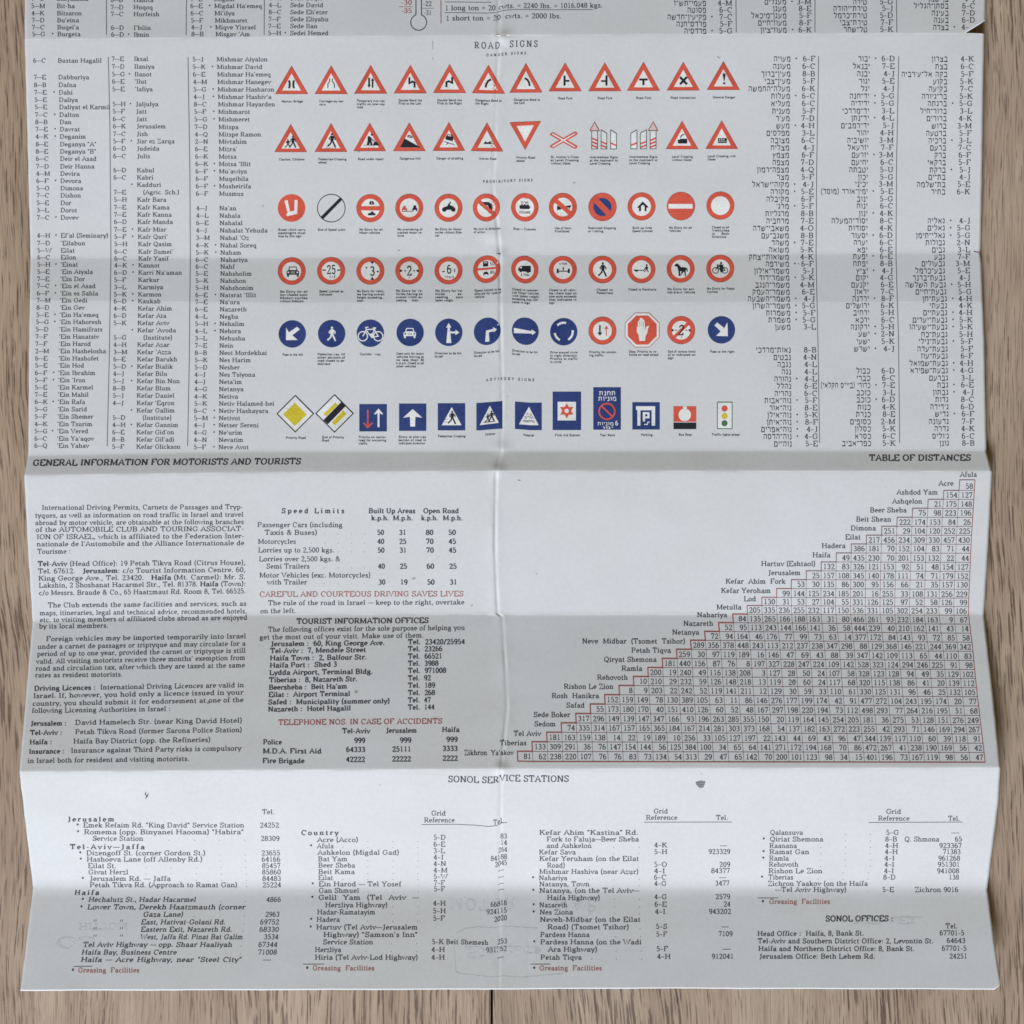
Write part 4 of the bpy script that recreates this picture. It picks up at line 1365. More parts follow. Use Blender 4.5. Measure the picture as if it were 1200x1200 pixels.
s.tx('DOUANE', -6.6, 5.8, 2.8, 'cap', 'b', x1=6.6)
s = ring_sign(659.6, 242.6); S3.append(s)
s.poly([(-6.8, -1.6), (-4, -.4), (1, -.6), (5, -1.4), (5, .6), (0, 2.2), (-4, 3.2), (-6.8, 3.8)], 'b', 4); s.poly([(5, -1.6), (10, -2), (9.6, -.4), (8, .6), (8.8, 2), (7.4, 2), (7, .6), (5, .4)], 'b', 4)
s.poly([(-11, -6.4), (-7, -10), (12, 7), (8.4, 10.8)], 'r', 5)
s = disc(706, 242.6, 'r', 16.4); S3.append(s)
s.poly([(-4.4, -9.4)] + circ(0, 0, 10.6, n=14, a0=112, a1=-28), 'u', 2)
s.poly(circ(0, 0, 10.6, n=14, a0=152, a1=295), 'u', 2)
s.ln(circ(0, 0, 16.4, n=36) + [(16.4, 0)], 0.5, 'd', 3)
s = ring_sign(751.8, 242); S3.append(s)
s.poly([(-5, 1), (1.4, -6), (8.2, .6), (6.8, 1.6), (5.8, 1), (5.8, 5.6), (3.6, 5.6), (3.6, -.4), (1.4, -2), (-.6, -.4), (-.6, 5.6), (-3, 5.6), (-3, 1.2), (-4, 2.2)], 'b', 4)
s = disc(798, 241.6, 'r', 16.4); S3.append(s)
s.poly([(-14.6, -2.6), (13.6, -2.6), (13.6, 2.8), (-14.6, 2.8)], 'w', 2); s.ln(circ(0, 0, 16.4, n=36) + [(16.4, 0)], 0.5, 'd', 3)
s = ring_sign(844.2, 241); S3.append(s)
K3 = [('solid red disc with white angular U shape', ['Buses which carry', 'passengers must', 'stop by this sign'], 326, 269.2, 32), ('white disc crossed by black diagonal bar', ['End of Speed Limit'], 372.3, 269.2, 32.5),
      ('red ring with two cars and red bar between', ['No Entry for all', 'Motor-vehicles'], 421, 269, 27.5), ('red ring with red and black car side by side', ['No overtaking of', 'tracked motor ve-', 'hicle'], 465.6, 268.8, 29.5),
      ('red ring with black motorcycle', ['No Entry for Motor-', 'cycles without Side-', 'car'], 509.8, 268.6, 32), ('red ring with struck out turning arrow', ['No turn to direction', 'of arrow'], 555, 268.4, 31.5),
      ('red ring with customs bar and Hebrew word', ['Stop \u2014 Customs'], 601.4, 268.6, 26.5), ('red ring with struck out horn', ['Use of Horn', 'Prohibited'], 650, 267.4, 19.5),
      ('red disc with blue centre and red diagonal', ['Restricted Stopping', 'or Waiting'], 689.3, 267.2, 32.5), ('red ring with black house gable', ['Built up Area', 'Speed Limited'], 741, 267, 23),
      ('solid red disc with white horizontal bar', ['No Entry for all', 'Vehicles'], 784, 266.8, 27), ('plain red ring with empty centre', ['Closed to all', 'Vehicles', 'in Both', 'Directions'], 834.2, 266.4, 20.5)]
for s, k in zip(S3, K3): finish(s, *k)

# --- row 4
C4_ = [(341.8, 317.8), (388, 317.4), (434, 317.5), (479.6, 317.2), (525.6, 317.2), (570.4, 316.4), (615, 316.2), (659.6, 316.2), (706, 316), (751.6, 315.8), (797.6, 315.2), (844, 314.8)]
S4 = [ring_sign(x, y, 16.2 if i not in (5, 6) else 15.8, 15.9) for i, (x, y) in enumerate(C4_)]
car_front(S4[0], 1.4, .6, 1.0, 'b', 4)
s = S4[1]; s.tx('25', -5.2, -1.4, 9.6, 'sans', 'b', x1=6); s.ln([(-10.2, -.8), (-6.2, -.8)], 1.4, 'b', 5); s.ln([(7, -.8), (10.8, -.8)], 1.4, 'b', 5); s.ln([(-2, 7.2), (-.4, 7.2)], 0.8, 'b', 5); s.ln([(.6, 7), (2, 7)], .8, 'b', 5); s.ln([(4.6, 4.4), (3.4, 9)], 0.9, 'b', 5)
s = S4[2]; s.tx('3', -.6, .2, 10, 'sans', 'b', x1=6); s.poly([(-.2, -11), (4.6, -11), (2.2, -8)], 'b', 5); s.poly([(-.2, 10.4), (4.6, 10.4), (2.2, 7)], 'b', 5); s.poly([(-6, -4.6), (-3.2, -4.6), (-4.4, -2)], 'b', 5); s.poly(circ(8.6, .8, 1.2, n=8), 'b', 5); s.ln([(-4.6, 1), (-5.2, 2.4)], 0.8, 'p', 5)
s = S4[3]; s.tx('2', -3, 0, 10.4, 'sans', 'b', x1=3.6); s.poly([(-11, -1.8), (-11, 2.2), (-7.6, .2)], 'b', 5); s.poly([(11, -1.8), (11, 2.2), (7.6, .2)], 'b', 5); s.poly(circ(-4.8, .2, 1, n=8), 'b', 5); s.poly(circ(5.6, .2, 1, n=8), 'b', 5); s.ln([(.6, 7.4), (-.4, 9)], 0.9, 'b', 5)
s = S4[4]; s.tx('6', -2.2, -1.6, 9.4, 'sans', 'b', x1=4.2); s.ln([(-7.4, 1.2), (-4.2, 1.2)], 1.2, 'b', 5); s.ln([(7.2, -2), (7.2, 1.8)], 1.2, 'b', 5); s.tx(heb('משקל'), -4.6, 7.4, 2.6, 'heb', 'b', x1=6.6)
s = S4[5]; s.poly([(-12, -1.6), (12, -2.4), (12, .2), (-12, 1)], 'r', 4); s.poly([(-4.4, -9.4), (1.8, -9.4), (1.8, -3.4), (-4.4, -3.4)], 'b', 4); s.ln([(-3.2, -7.8), (.6, -7.8)], .8, 'w', 5)
s.tx('50', 3.4, -6, 3.6, 'sans', 'b', x1=9.4); s.poly([(-4.2, 6.8), (-4, 4.6), (-2.8, 2.8), (.8, 2.8), (2, 4.6), (2.2, 6.8), (.8, 6.8), (.8, 5.8), (-2.8, 5.8), (-2.8, 6.8)], 'b', 4); s.tx('80', 3.8, 3.8, 3.4, 'sans', 'b', x1=9.2)
s = S4[6]; s.poly([(-8, 1.2), (-7.6, -1.6), (-4.4, -4.4), (7, -5), (7.2, 2.4), (5, 2.8), (4.4, 3.8), (2.6, 3.4), (2, 2.4), (-3, 2.2), (-4, 3.4), (-6, 3), (-6.4, 1.8)], 'b', 4)
s.poly([(-6.4, -1.4), (-4.4, -3.4), (-3.4, -3.4), (-3.6, -1.4)], 'w', 5); s.tx('6 TON', -4.6, 6.2, 2.4, 'cap', 'b', x1=5.2)
s = S4[7]; s.ln([(-5, 1.6), (6, 1.6)], 1.2, 'b', 4); s.ln([(0.4, 1.6), (.4, -3.6)], 1.0, 'b', 5)
for x in (-6, 7): s.poly([(x - 1.2, -1.4), (x + 1.2, -1.4), (x + 1.2, 4), (x - 1.2, 4)], 'b', 4)
s.poly([(-1, -2), (1.8, -2), (.4, .4)], 'b', 5); s.tx('5 TON', -4, -7, 2.4, 'cap', 'b', x1=5)
walker(S4[8], .4, 7.2, 15.6, 'b', 4)
s = S4[9]; s.ln([(-9, .6), (2.4, 1.2), (5.4, -2)], 1.0, 'b', 4); s.poly([(-8.6, .6), (-3.2, .8), (-5, 2.8), (-7.4, 2.2)], 'b', 4)
s.poly(circ(6.2, -5, 1.2, n=8), 'b', 5); s.poly([(4, -2.4), (6.4, -4), (8, -2.4), (7.2, .2), (5.4, 0)], 'b', 5); s.ln([(6.6, 0), (8.2, 3.4)], 1.1, 'b', 5); s.ln([(5.8, 0), (3.4, 3)], 1.0, 'b', 6)
s = S4[10]
s.poly([(-7.2, -3.6), (-6.4, -5.4), (-4.6, -6.2), (-4.4, -7.2), (-3.2, -6), (-1, -4), (0, -2.2), (5.6, -2), (8, -.4), (8.4, 3.4), (7.4, 3.4), (6.8, .8), (6, 1.6), (6.2, 8.6), (5, 8.6), (4.2, 3), (1.4, 6), (.4, 8), (-.6, 7.6), (1.2, 3), (-.4, 2.4), (-.6, 8.4), (-2.4, 8.4), (-2.6, 2.2), (-3.4, -.4), (-4.2, -2.8), (-5.6, -2.8)], 'b', 4)
s = S4[11]; cycle(s, 0, .6, 0.6, 'b', 4, 1.0); s.poly([(-1.4, -4.4), (1.4, -5), (3.4, .4), (3, 4.6), (.4, 4.4), (-.4, 0)], 'b', 9); s.poly(circ(1, -6.4, 1.3, n=9), 'b', 9); s.ln([(0, -3.4), (-3.6, -1.4)], 1.2, 'b', 10)
K4 = [('red ring with black motor car front', ['No Entry for all', 'four-wheeled motor', 'Motor-cycles', 'without Sidecars'], 328, 341.8, 32.5), ('red ring with large number 25', ['Speed Limited as', 'indicated'], 374, 341.4, 28.5),
      ('red ring with number 3 between vertical triangles', ['No Entry for Vehic-', 'les having overall', 'height exceeding...', 'metr.'], 418.2, 341.2, 32.5), ('red ring with number 2 between side triangles', ['No Entry for Ve-', 'hicles having an', 'overall Width ex-', 'ceeding     metr.'], 464, 340.8, 31.5),
      ('red ring with number 6 for tons', ['No Entry for Ve-', 'hicles        ex-', 'ceeding      tons', 'laden weight'], 510, 340.8, 32.5), ('red ring split by bar with bus and car limits', ['Speed limited to be', 'allowed for type of', 'vehicle'], 556, 340.8, 31.5),
      ('red ring with black lorry', ['Closed to commer-', 'cial Motor Vehicles', 'with laden weight', 'exceeding that indi-', 'cated in sign'], 600, 340, 31.5), ('red ring with black axle between wheels', ['Closed to all vehic-', 'les where load on', 'one axle exceeds', 'that indicated in', 'sign'], 643.3, 340, 32.5),
      ('red ring with black walking man', ['Closed to', 'Pedestrians'], 699, 339.6, 19), ('red ring with man pushing handcart', ['Closed to Handcarts'], 736.2, 339.2, 33), ('red ring with black horse', ['No Entry for ani-', 'mal-drawn Vehicles'], 782, 338.8, 32.5),
      ('red ring with black cyclist', ['No Entry for Pedal', 'Cyclists'], 828.4, 338.2, 32.5)]
for s, k in zip(S4, K4): finish(s, *k)

# --- row 5
C5 = [(342.5, 391.4), (388.6, 391), (434, 390.6), (480.6, 389.7), (525.9, 389.5), (571, 389.2), (615.6, 388.4), (660.6, 388.8), (706, 387.6), (752.6, 386.8), (798.2, 387), (845.4, 386.6)]
S5 = [disc(x, y, 'u', 16.1, 15.8 if i in (5, 6) else None) for i, (x, y) in enumerate(C5[:8])]
s = S5[0]; s.poly([(-7.4, 7.2), (-7.2, -7.6), (-4, -2), (5.6, -8.4), (8.8, -5.4), (0, 1.6), (6.4, 7)], 'w', 2)
walker(S5[1], .4, 7.8, 15.8, 'w', 2)
cycle(S5[2], .2, 1, 0.98, 'w', 2, 1.25); S5[2].poly([(-1, 1), (3.4, -.6), (3, 5), (1.4, 6)], 'w', 8)
car_front(S5[3], -.4, .6, 0.98, 'w', 2, 'u')
s = S5[4]; s.poly([(-2.9, 12.4), (-1.2, -5.6), (-3.2, -5.6), (0, -11), (3, -5.6), (1.2, -5.6), (1.6, -1), (7.8, -1), (7.8, -3.2), (12.4, .2), (7.8, 3.2), (7.8, 1.2), (1.8, 1.2), (3, 12.4)], 'w', 2)
s = S5[5]; s.poly([(-2.4, 12), (-1.4, -1), (7, -2.4), (6.6, -4.6), (11.4, -1.6), (7.8, 1.6), (7.4, .4), (1.8, 1.4), (2.6, 12)], 'w', 2)
s = S5[6]; s.poly([(-13.4, -3.2), (7.4, -.6), (7.4, -2.6), (12.4, .8), (8, 4), (7.4, 2.2), (-13.4, 3)], 'w', 2)
s = S5[7]
for a0, a1 in ((75, 135), (188, 245), (-60, 10)):
    s.ln(circ(0, 0, 10.6, n=8, a0=a0, a1=a1), 2.5, 'w', 2)
s = ring_sign(*C5[8]); S5.append(s); arrow(s, -3, -6.4, -3, 6, 1.8, 2.9, 4, 'b', 4); arrow(s, 4.6, 6.2, 4.6, -5.8, 1.1, 2.8, 3.6, 'r', 4)
s = Sign(*C5[9]); S5.append(s)
def octa(r): 
    c = r * 0.414
    return [(-c, -r), (c, -r), (r, -c), (r, c), (c, r), (-c, r), (-r, c), (-r, -c)]
s.poly(octa(20), 'w', 1); s.ln(octa(20) + [octa(20)[0]], 0.7, 'd', 2); s.poly(octa(17), 'r', 3)
s.poly([(-3.2, 12.6), (-4.2, 6), (-6.4, 2), (-6.2, -4), (-5, -4.4), (-5.2, -10), (-3.4, -11.4), (-2.4, -14), (-.6, -14.6), (.8, -13.2), (2.6, -11), (3.2, -4.4), (3, .6), (4.4, -3.2), (6.8, -5.2), (8.2, -5), (6.8, -1.6), (6, 3.4), (4, 7), (3.4, 12.6)], 'w', 4)
for x in (-2.9, -.6, 1.5): s.ln([(x, -10.4), (x, -3.6)], 0.4, 'r', 5)
s = ring_sign(*C5[10]); S5.append(s)
s.poly([(-9, 6.4), (6.4, -9), (9.4, -6.4), (-6.4, 9)], 'r', 4); s.tx('2', -4, -.2, 11, 'sans', 'b', x1=3.6, shear=0.12); s.poly([(-11, -2), (-11, 2), (-8, 0)], 'b', 5); s.poly([(11, -2), (11, 2), (8, 0)], 'b', 5); s.ln([(-7, 0), (-5, 0)], 1.0, 'b', 5); s.ln([(5, 0), (7.4, 0)], 1.0, 'b', 5); s.ln([(1, 7), (.2, 8.8)], .9, 'b', 5)
s = disc(*C5[11], 'u', 16.1); S5.append(s); s.poly([(-8.2, -5.4), (-5, -8.8), (3.4, -2.2), (7, -8.8), (7.6, 7.4), (-6.4, 7), (-.8, 1.8)], 'w', 2)
K5 = [('blue disc with white arrow down left', ['Pass to the left'], 331, 415.6, 24), ('blue disc with white walking man', ['Pedestrian way. All', 'other sections of', 'road closed to pe-', 'destrians'], 372, 415.2, 32.5), ('blue disc with white bicycle', ['Cyclists   way'], 421.6, 415, 24.5),
      ('blue disc with white car front', ['Open only for motor', 'vehicles moving at', 'no less than 30', 'k.m.p.h. Closed to all', 'other vehicles'], 464.3, 414.4, 32.5), ('blue disc with branching upright and right arrows', ['Direction to be fol-', 'lowed'], 509.3, 414, 32), ('blue disc with arrow turning right', ['Direction to be fol-', 'lowed'], 555.4, 413.6, 30.5, 3.72, -0.01),
      ('blue disc with tapering arrow pointing right', ['Direction to be fol-', 'lowed'], 600, 412, 31, 3.72, 0.02), ('blue disc with circle of three arcs', ['Drive around circle', 'in right direction.', 'Priority to traffic', 'in circle'], 644.5, 413, 32.5), ('red ring with black and red opposed arrows', ['Priority for oncom-', 'ing traffic'], 690.4, 412.6, 32.5),
      ('red octagon with white raised hand', ['Stop. Priority to ve-', 'hicles on road ahead'], 737.2, 412, 33), ('red ring with struck out number 2', ['End of various limits', 'of or indicated on', 'sign'], 782.6, 412, 32.5), ('blue disc with white arrow down right', ['Pass to the right'], 832, 412, 29)]
for s, k in zip(S5, K5): finish(s, *k)

# --- row 6, advisory signs
S6 = []
for x, y, r in ((346, 484.9, 21.9), (392, 484.6, 22.4)):
    s = Sign(x, y); S6.append(s)
    s.poly([(0, -r), (r, 0), (0, r), (-r, 0)], 'w', 1); s.ln([(0, -r + .6), (r - .6, 0), (0, r - .6), (-r + .6, 0), (0, -r + .6)], 1.2, 'b', 5)
S6[0].poly([(-.6, -13), (13.6, 1), (-.6, 14.4), (-14.2, .6)], 'y', 2)
S6[1].poly([(1, -13), (4, -10), (-9.4, 3), (-13, .8)], 'y', 2); S6[1].poly([(10.2, -4), (13.8, .6), (.6, 13.8), (-3, 10.6)], 'y', 2); S6[1].poly([(8, -13.6), (13, -8.6), (-7.8, 12.6), (-13, 7.6)], 'b', 3)
def square(x0, y0, x1, y1):
    s = Sign((x0 + x1) / 2, (y0 + y1) / 2); w, h = (x1 - x0) / 2, (y1 - y0) / 2
    s.poly([(-w, -h), (w, -h), (w, h), (-w, h)], 'u', 1)
    return s
s = square(421, 473.6, 453.4, 505.6); S6.append(s); s.ln([(-6.2, -9.6), (-6.2, 10)], 1.7, 'r', 2); s.ln([(-11, 6), (-6.2, 11.4), (-.8, 6)], 1.8, 'r', 3); s.ln([(6.4, 11), (6.4, -7)], 2.3, 'w', 2); s.poly([(1, -4.4), (6.4, -10.8), (11.8, -4.4), (9.8, -4), (6.4, -7), (3, -4)], 'w', 3)
s = square(467.6, 473, 499.6, 505); S6.append(s); s.poly([(0, -9.6), (11.4, .6), (3.2, -.6), (2.8, 10.8), (-2.8, 10.8), (-3.2, -.6), (-11.4, .6)], 'w', 2)
s = square(513, 472.6, 545.2, 504.4); S6.append(s); s.poly([(.2, -11.4), (11.8, 9.8), (-11.4, 9.8)], 'w', 2); walker(s, .8, 7.6, 14.6, 'b', 4)
for y in (3, 6): s.ln([(-8.6, y), (-4.6, y)], 0.5, 'k', 3)
s = square(558.2, 472.4, 588.8, 504.6); S6.append(s); s.poly([(0.6, -12), (11, 9), (-11.4, 10)], 'w', 2); walker(s, -1.8, 6.4, 9, 'b', 4); walker(s, 2.6, 6.2, 12, 'b', 4); s.ln([(-7, 7.2), (7, 6.8)], 0.8, 'b', 8)
s = square(603.4, 471.8, 634.9, 504); S6.append(s); s.poly([(.8, -11.4), (12, 10.2), (-11, 10.2)], 'w', 2); s.tx(heb('בית'), -2.4, -2.4, 2.8, 'heb', 'b', x1=4.2); s.tx(heb('חולים'), -4.6, 1.4, 2.8, 'heb', 'b', x1=6.4); s.tx('HOSPITAL', -6.4, 5.8, 2.5, 'cap', 'b', x1=7.8)
s = square(647.6, 459, 681, 504); S6.append(s); s.poly([(-10.8, -10.6), (10.6, -10.6), (10.6, 11.2), (-10.8, 11.2)], 'w', 2)
def star(s, x, y, r, m, layer, up):
    o = [(x, y - r * up), (x + r * .87, y + r * .5 * up), (x - r * .87, y + r * .5 * up)]
    g = r - 4.2
    i = [(x, y - g * up), (x + g * .87, y + g * .5 * up), (x - g * .87, y + g * .5 * up)]
    s.hole(o, i, m, layer)
star(s, -.2, 0, 9, 'r', 3, 1); star(s, -.2, 0, 9, 'r', 4, -1)
s = square(695.2, 453.8, 727.6, 503.6); S6.append(s)
s.tx(heb('תחנת'), -9.6, -18.2, 5.0, 'heb', 'w', x1=10.4); s.tx(heb('מוניות'), -10.6, -11.8, 5.0, 'heb', 'w', x1=11.4)
c = circ(-.2, 3.4, 9.2, n=26); s.ln(c + [c[0]], 1.9, 'r', 2); s.ln([(-6.4, -3), (6.4, 9.6)], 1.9, 'r', 3)
s.tx(heb('מוניות'), -11.4, 17.6, 4.2, 'heb', 'w', x1=8); s.tx('6', 9.6, 17.2, 5, 'bold', 'w', x1=13); s.tx(heb('יפו'), -5.4, 22.4, 3, 'heb', 'w', x1=8)
s = square(741, 471.4, 773.2, 503.4); S6.append(s)
s.poly([(-11.8, -11.4), (10.6, -11.4), (10.6, 11.4), (6.6, 11.4), (6.6, -6.6), (-6.6, -6.6), (-6.6, 11.4), (-10.2, 11.4), (-10.2, -7), (-11.8, -7)], 'w', 2)
s.poly([(-3.8, -4.4), (4, -4.4), (4, 2.8), (-1.2, 2.8), (-1.2, 6.4), (-3.8, 6.4)], 'w', 3); s.poly([(-1.2, -2), (1.6, -2), (1.6, .6), (-1.2, .6)], 'u', 4); s.ln([(-2.2, 10), (1.6, 10), (2, 7.4), (4.2, 7.2)], 1.2, 'w', 3)
s = Sign(802.6, 489.5); S6.append(s)
s.poly([(-13.4, -13.4), (-2.2, -13.4), (-1.6, -10), (1.6, -10), (2, -13.4), (13.4, -13.4), (13.4, 4.8), (-13.4, 4.8)], 'r', 1); s.poly(circ(-.2, -3.4, 7.2, 7.4), 'w', 2); s.poly([(-2, -13.6), (2, -13.6), (2.4, -9), (-2.4, -9)], 'w', 2)
s.poly([(-13.4, 5.8), (13.4, 5.8), (13.4, 13.4), (-13.4, 13.4)], 'b', 1)
s = Sign(849.3, 486.8); S6.append(s)
s.poly([(-8.6, -15.4), (8.6, -15.4), (8.6, 15.6), (-8.6, 15.6)], 'w', 1); s.ln([(-8.6, -15.4), (8.6, -15.4), (8.6, 15.6), (-8.6, 15.6), (-8.6, -15.4)], 1.0, 'g', 3)
for y, m in ((-8, 'r'), (.8, 'y'), (9.2, 'g')):
    s.poly(circ(-.2, y, 3.4, n=16), m, 2)
    c = circ(-.2, y, 3.4, n=16); s.ln(c + [c[0]], .4, 'd' if m == 'r' else 'g' if m == 'g' else 'y', 4)
K6 = [('yellow diamond in white black edged diamond', ['Priority Road'], 335, 513, 23.5), ('yellow diamond crossed by black diagonal bar', ['End of Priority', 'Road'], 377.3, 512.4, 26), ('blue square with red and white opposed arrows', ['Priority on narrow', 'road for oncoming', 'traffic'], 420.2, 512.2, 32.5),
      ('blue square with one broad white up arrow', ['Entry to one-way', 'section of road in', 'indicated direction'], 467, 512, 32.5), ('blue square with walking man in white triangle', ['Pedestrian Crossing'], 513, 511.2, 32.5), ('blue square with two children in white triangle', ['Children'], 568.4, 510, 12),
      ('blue square with lettered white triangle', ['Hospital'], 613, 510, 13), ('tall blue sign with red six pointed star', ['First Aid Station'], 650.3, 510, 29.5), ('tall blue sign with Hebrew words and red ring', ['Taxi Rank'], 703, 510, 18), ('blue square with white P under a canopy', ['Parking'], 751.2, 509.6, 13.5),
      ('red panel with white disc over black band', ['Bus Stop'], 795.2, 509.3, 15.5), ('white sign with red yellow green lights', ['Traffic lights ahead'], 834, 509.3, 33)]
for s, k in zip(S6, K6): finish(s, *k)

# ------------------------------------------------------------------ headings
def heading(s, x0, x1, y0, y1, size, style='title', mat='k', shear=0.0, label=None, split=None, track=0.0):
    ik = Ink()
    text(ik, s, x0, y0, size, style, mat, x1=x1, y1=y1, shear=shear, track=track)
    return ik.build('heading', sheet, label)
heading('ROAD  SIGNS', 556, 625.5, 52.4, 51.6, 7.3, 'title', track=2.0)
heading('DANGER SIGNS', 570, 614, 63.6, 62.6, 2.9, 'bold', track=1.6)
heading('PROHIBITORY SIGNS', 566, 620, 212.4, 211.4, 2.9, 'bold', track=1.3)
heading('ADVISORY SIGNS', 569.5, 623, 446.2, 445, 2.9, 'bold', track=1.8)
heading('GENERAL INFORMATION FOR MOTORISTS AND TOURISTS', 38, 352.5, 542.4, 540.6, 6.8, 'bold', shear=0.14)
heading('TABLE OF DISTANCES', 1018.5, 1138, 536.6, 536.4, 6.8, 'bold')
heading('SONOL SERVICE STATIONS', 525, 667, 913, 912.6, 7.2, 'title')
heading('SONOL OFFICES :', 967.5, 1047, 1076.6, 1076.4, 6.4, 'bold')
heading('CAREFUL AND COURTEOUS DRIVING SAVES LIVES', 304, 543.5, 696.4, 695.8, 6.0, 'title', 'f', label='red line of capitals about careful driving')
heading('TOURIST INFORMATION OFFICES', 347.5, 502.5, 728.2, 727, 6.0, 'bold')
heading('TELEPHONE NOS. IN CASE OF ACCIDENTS', 326, 518.5, 846.6, 845, 6.0, 'title', 'd', label='red line of capitals about accident telephone numbers')

# ------------------------------------------------------------------ motorists' paragraphs
def para(rows, label):
    ik = Ink()
    for s, x0, x1, y0, y1 in rows:
        bolds = s.split('|')
        if len(bolds) == 1:
            text(ik, s, x0, y0, 5.5, 'reg', x1=x1, y1=y1)
        else:
            ws = [nat_width(b, 'bold' if i % 2 else 'reg') for i, b in enumerate(bolds)]
            tot = sum(ws); x = x0
            for i, b in enumerate(bolds):
                if not b: continue
                w = (x1 - x0) * ws[i] / tot
                ya = y0 + (y1 - y0) * (x - x0) / (x1 - x0); yb = y0 + (y1 - y0) * (x + w - x0) / (x1 - x0)
                # leading/trailing blanks keep their share
                text(ik, b, x, ya, 5.5, 'bold' if i % 2 else 'reg', x1=x + w, y1=yb)
                x += w
    return ik.build('paragraph', sheet, label)
para([('International Driving Permits, Carnets de Passages and Tryp-', 49, 285, 594.8, 594), ('tyques, as well as information on road traffic in Israel and travel', 41, 285.4, 604, 602.8),
      ('abroad by motor vehicle, are obtainable at the following branches', 41.2, 286, 612.6, 611.4), ('of the AUTOMOBILE CLUB AND TOURING ASSOCIAT-', 41.6, 286, 620.6, 619.6),
      ('ION OF ISRAEL, which is affiliated to the Federation Inter-', 43, 286.3, 629.2, 628), ("nationale de l'Automobile and the Alliance Internationale de", 43, 286.5, 637.6, 636.2), ('Tourisme :', 43.6, 83, 646.4, 646)], 'paragraph on driving permits and carnets')
para([('|Tel-Aviv| (Head Office): 19 Petah Tikva Road (Citrus House),', 44.2, 288, 660.8, 659.2), ('Tel. 67612.   |Jerusalem|: c/o Tourist Information Centre. 60,', 44.4, 288, 669.4, 667.6),
      ('King George Ave., Tel. 23420.   |Haifa| (Mt. Carmel): Mr. S.', 45, 288, 677.8, 676), ('Lakshin, 2 Shoshanat Hacarmel Str., Tel. 81378. |Haifa| (Town):', 45.5, 288.3, 686, 684),
      ('c/o Messrs. Braude & Co., 65 Haatzmaut Rd. Room 8, Tel. 66525.', 45.6, 288.3, 694.8, 692.6)], 'paragraph of club branch addresses')
para([('The Club extends the same facilities and services, such as', 56, 289, 709.2, 707.2), ('maps, itineraries, legal and technical advice, recommended hotels,', 46.5, 289.5, 718.4, 716),
      ('etc. to visiting members of affiliated clubs abroad as are enjoyed', 46.6, 290, 726.4, 723.6), ('by its local members.', 45.6, 127, 734, 733)], 'paragraph on club facilities')
para([('Foreign vehicles may be imported temporarily into Israel', 54, 288.5, 748.8, 745.4), ('under a carnet de passages or triptyque and may circulate for a', 44, 288, 757.8, 754), ('period of up to one year, provided the carnet or triptyque is still', 43.2, 288, 766.4, 762.2),
      ("valid. All visiting motorists receive three months' exemption from", 42.3, 287.5, 775.2, 770.6), ('road and circulation tax, after which they are taxed at the same', 41.6, 287.2, 783.4, 779.4), ('rates as resident motorists.', 41, 144, 791.2, 790.2)], 'paragraph on imported foreign vehicles')
para([('|Driving Licences :|  International Driving Licences are valid in', 40, 286, 806.8, 802.6), ('Israel. If, however, you hold only a licence issued in your', 39, 285.6, 815.6, 811.2), ('country, you should submit it for endorsement at one of the', 38, 285.6, 824.6, 820),
      ('following Licensing Authorities in Israel :', 37.2, 200, 832.8, 830.6), ('|Jerusalem :|', 35.5, 78, 847.8, 847.6), ('David Hamelech Str. (near King David Hotel)', 88, 284, 846.8, 844.2), ('|Tel-Aviv :|', 35.2, 73, 858.8, 858.4), ('Petah Tikva Road (former Sarona Police Station)', 88, 283.8, 857.8, 855.2),
      ('|Haifa :|', 34.6, 61, 869.8, 869.4), ('Haifa Bay District (opp. the Refineries)', 86, 247, 868.8, 866.8), ('|Insurance :|', 33.8, 75.5, 880.8, 880.2), ('Insurance against Third Party risks is compulsory', 83, 283, 879.6, 876.8), ('in Israel both for resident and visiting motorists.', 32.3, 222, 891.6, 889)], 'paragraph on driving licences and insurance')

def table(rows, label, size=5.6, name='text_table'):
    ik = Ink()
    for r in rows:
        s, x0, x1, y = r[:4]
        st = r[4] if len(r) > 4 else 'reg'
        if s == '.':
            for x in x1: blob(ik, x, y + 2.0, 0.42, 'k', 1, 6)
            continue
        text(ik, s, x0, y, size, st, x1=x1, y1=r[5] if len(r) > 5 else y)
    return ik.build(name, sheet, label)
R = []
def put(*a): R.append(a)
ik = Ink(); text(ik, 'Speed Limits', 330, 598.6, 5.6, 'bold', x1=403, track=2.2)
ik.build('heading', sheet)
put('Built Up Areas', 432, 487, 598.6, 'bold'); put('Open Road', 496, 538, 598.6, 'bold')
for s_, a, b in (('k.p.h.', 435, 456), ('M.p.h.', 460.5, 484), ('k.p.h.', 493.5, 513.5), ('M.p.h.', 519, 542.5)): put(s_, a, b, 607, 'bold')
for s_, a, b, y in (('Passenger Cars (including', 301.6, 401.5, 615), ('Taxis & Buses)', 310, 372, 624), ('Motorcycles', 302.3, 347, 634.5), ('Lorries up to 2,500 kgs.', 302.6, 392, 644.6), ('Lorries over 2,500 kgs. &', 303.5, 399, 655), ('Semi Trailers', 312, 363, 663.6), ('Motor Vehicles (exc. Motorcycles)', 304, 434.5, 674), ('with Trailer', 313, 360, 682.2)): put(s_, a, b, y)
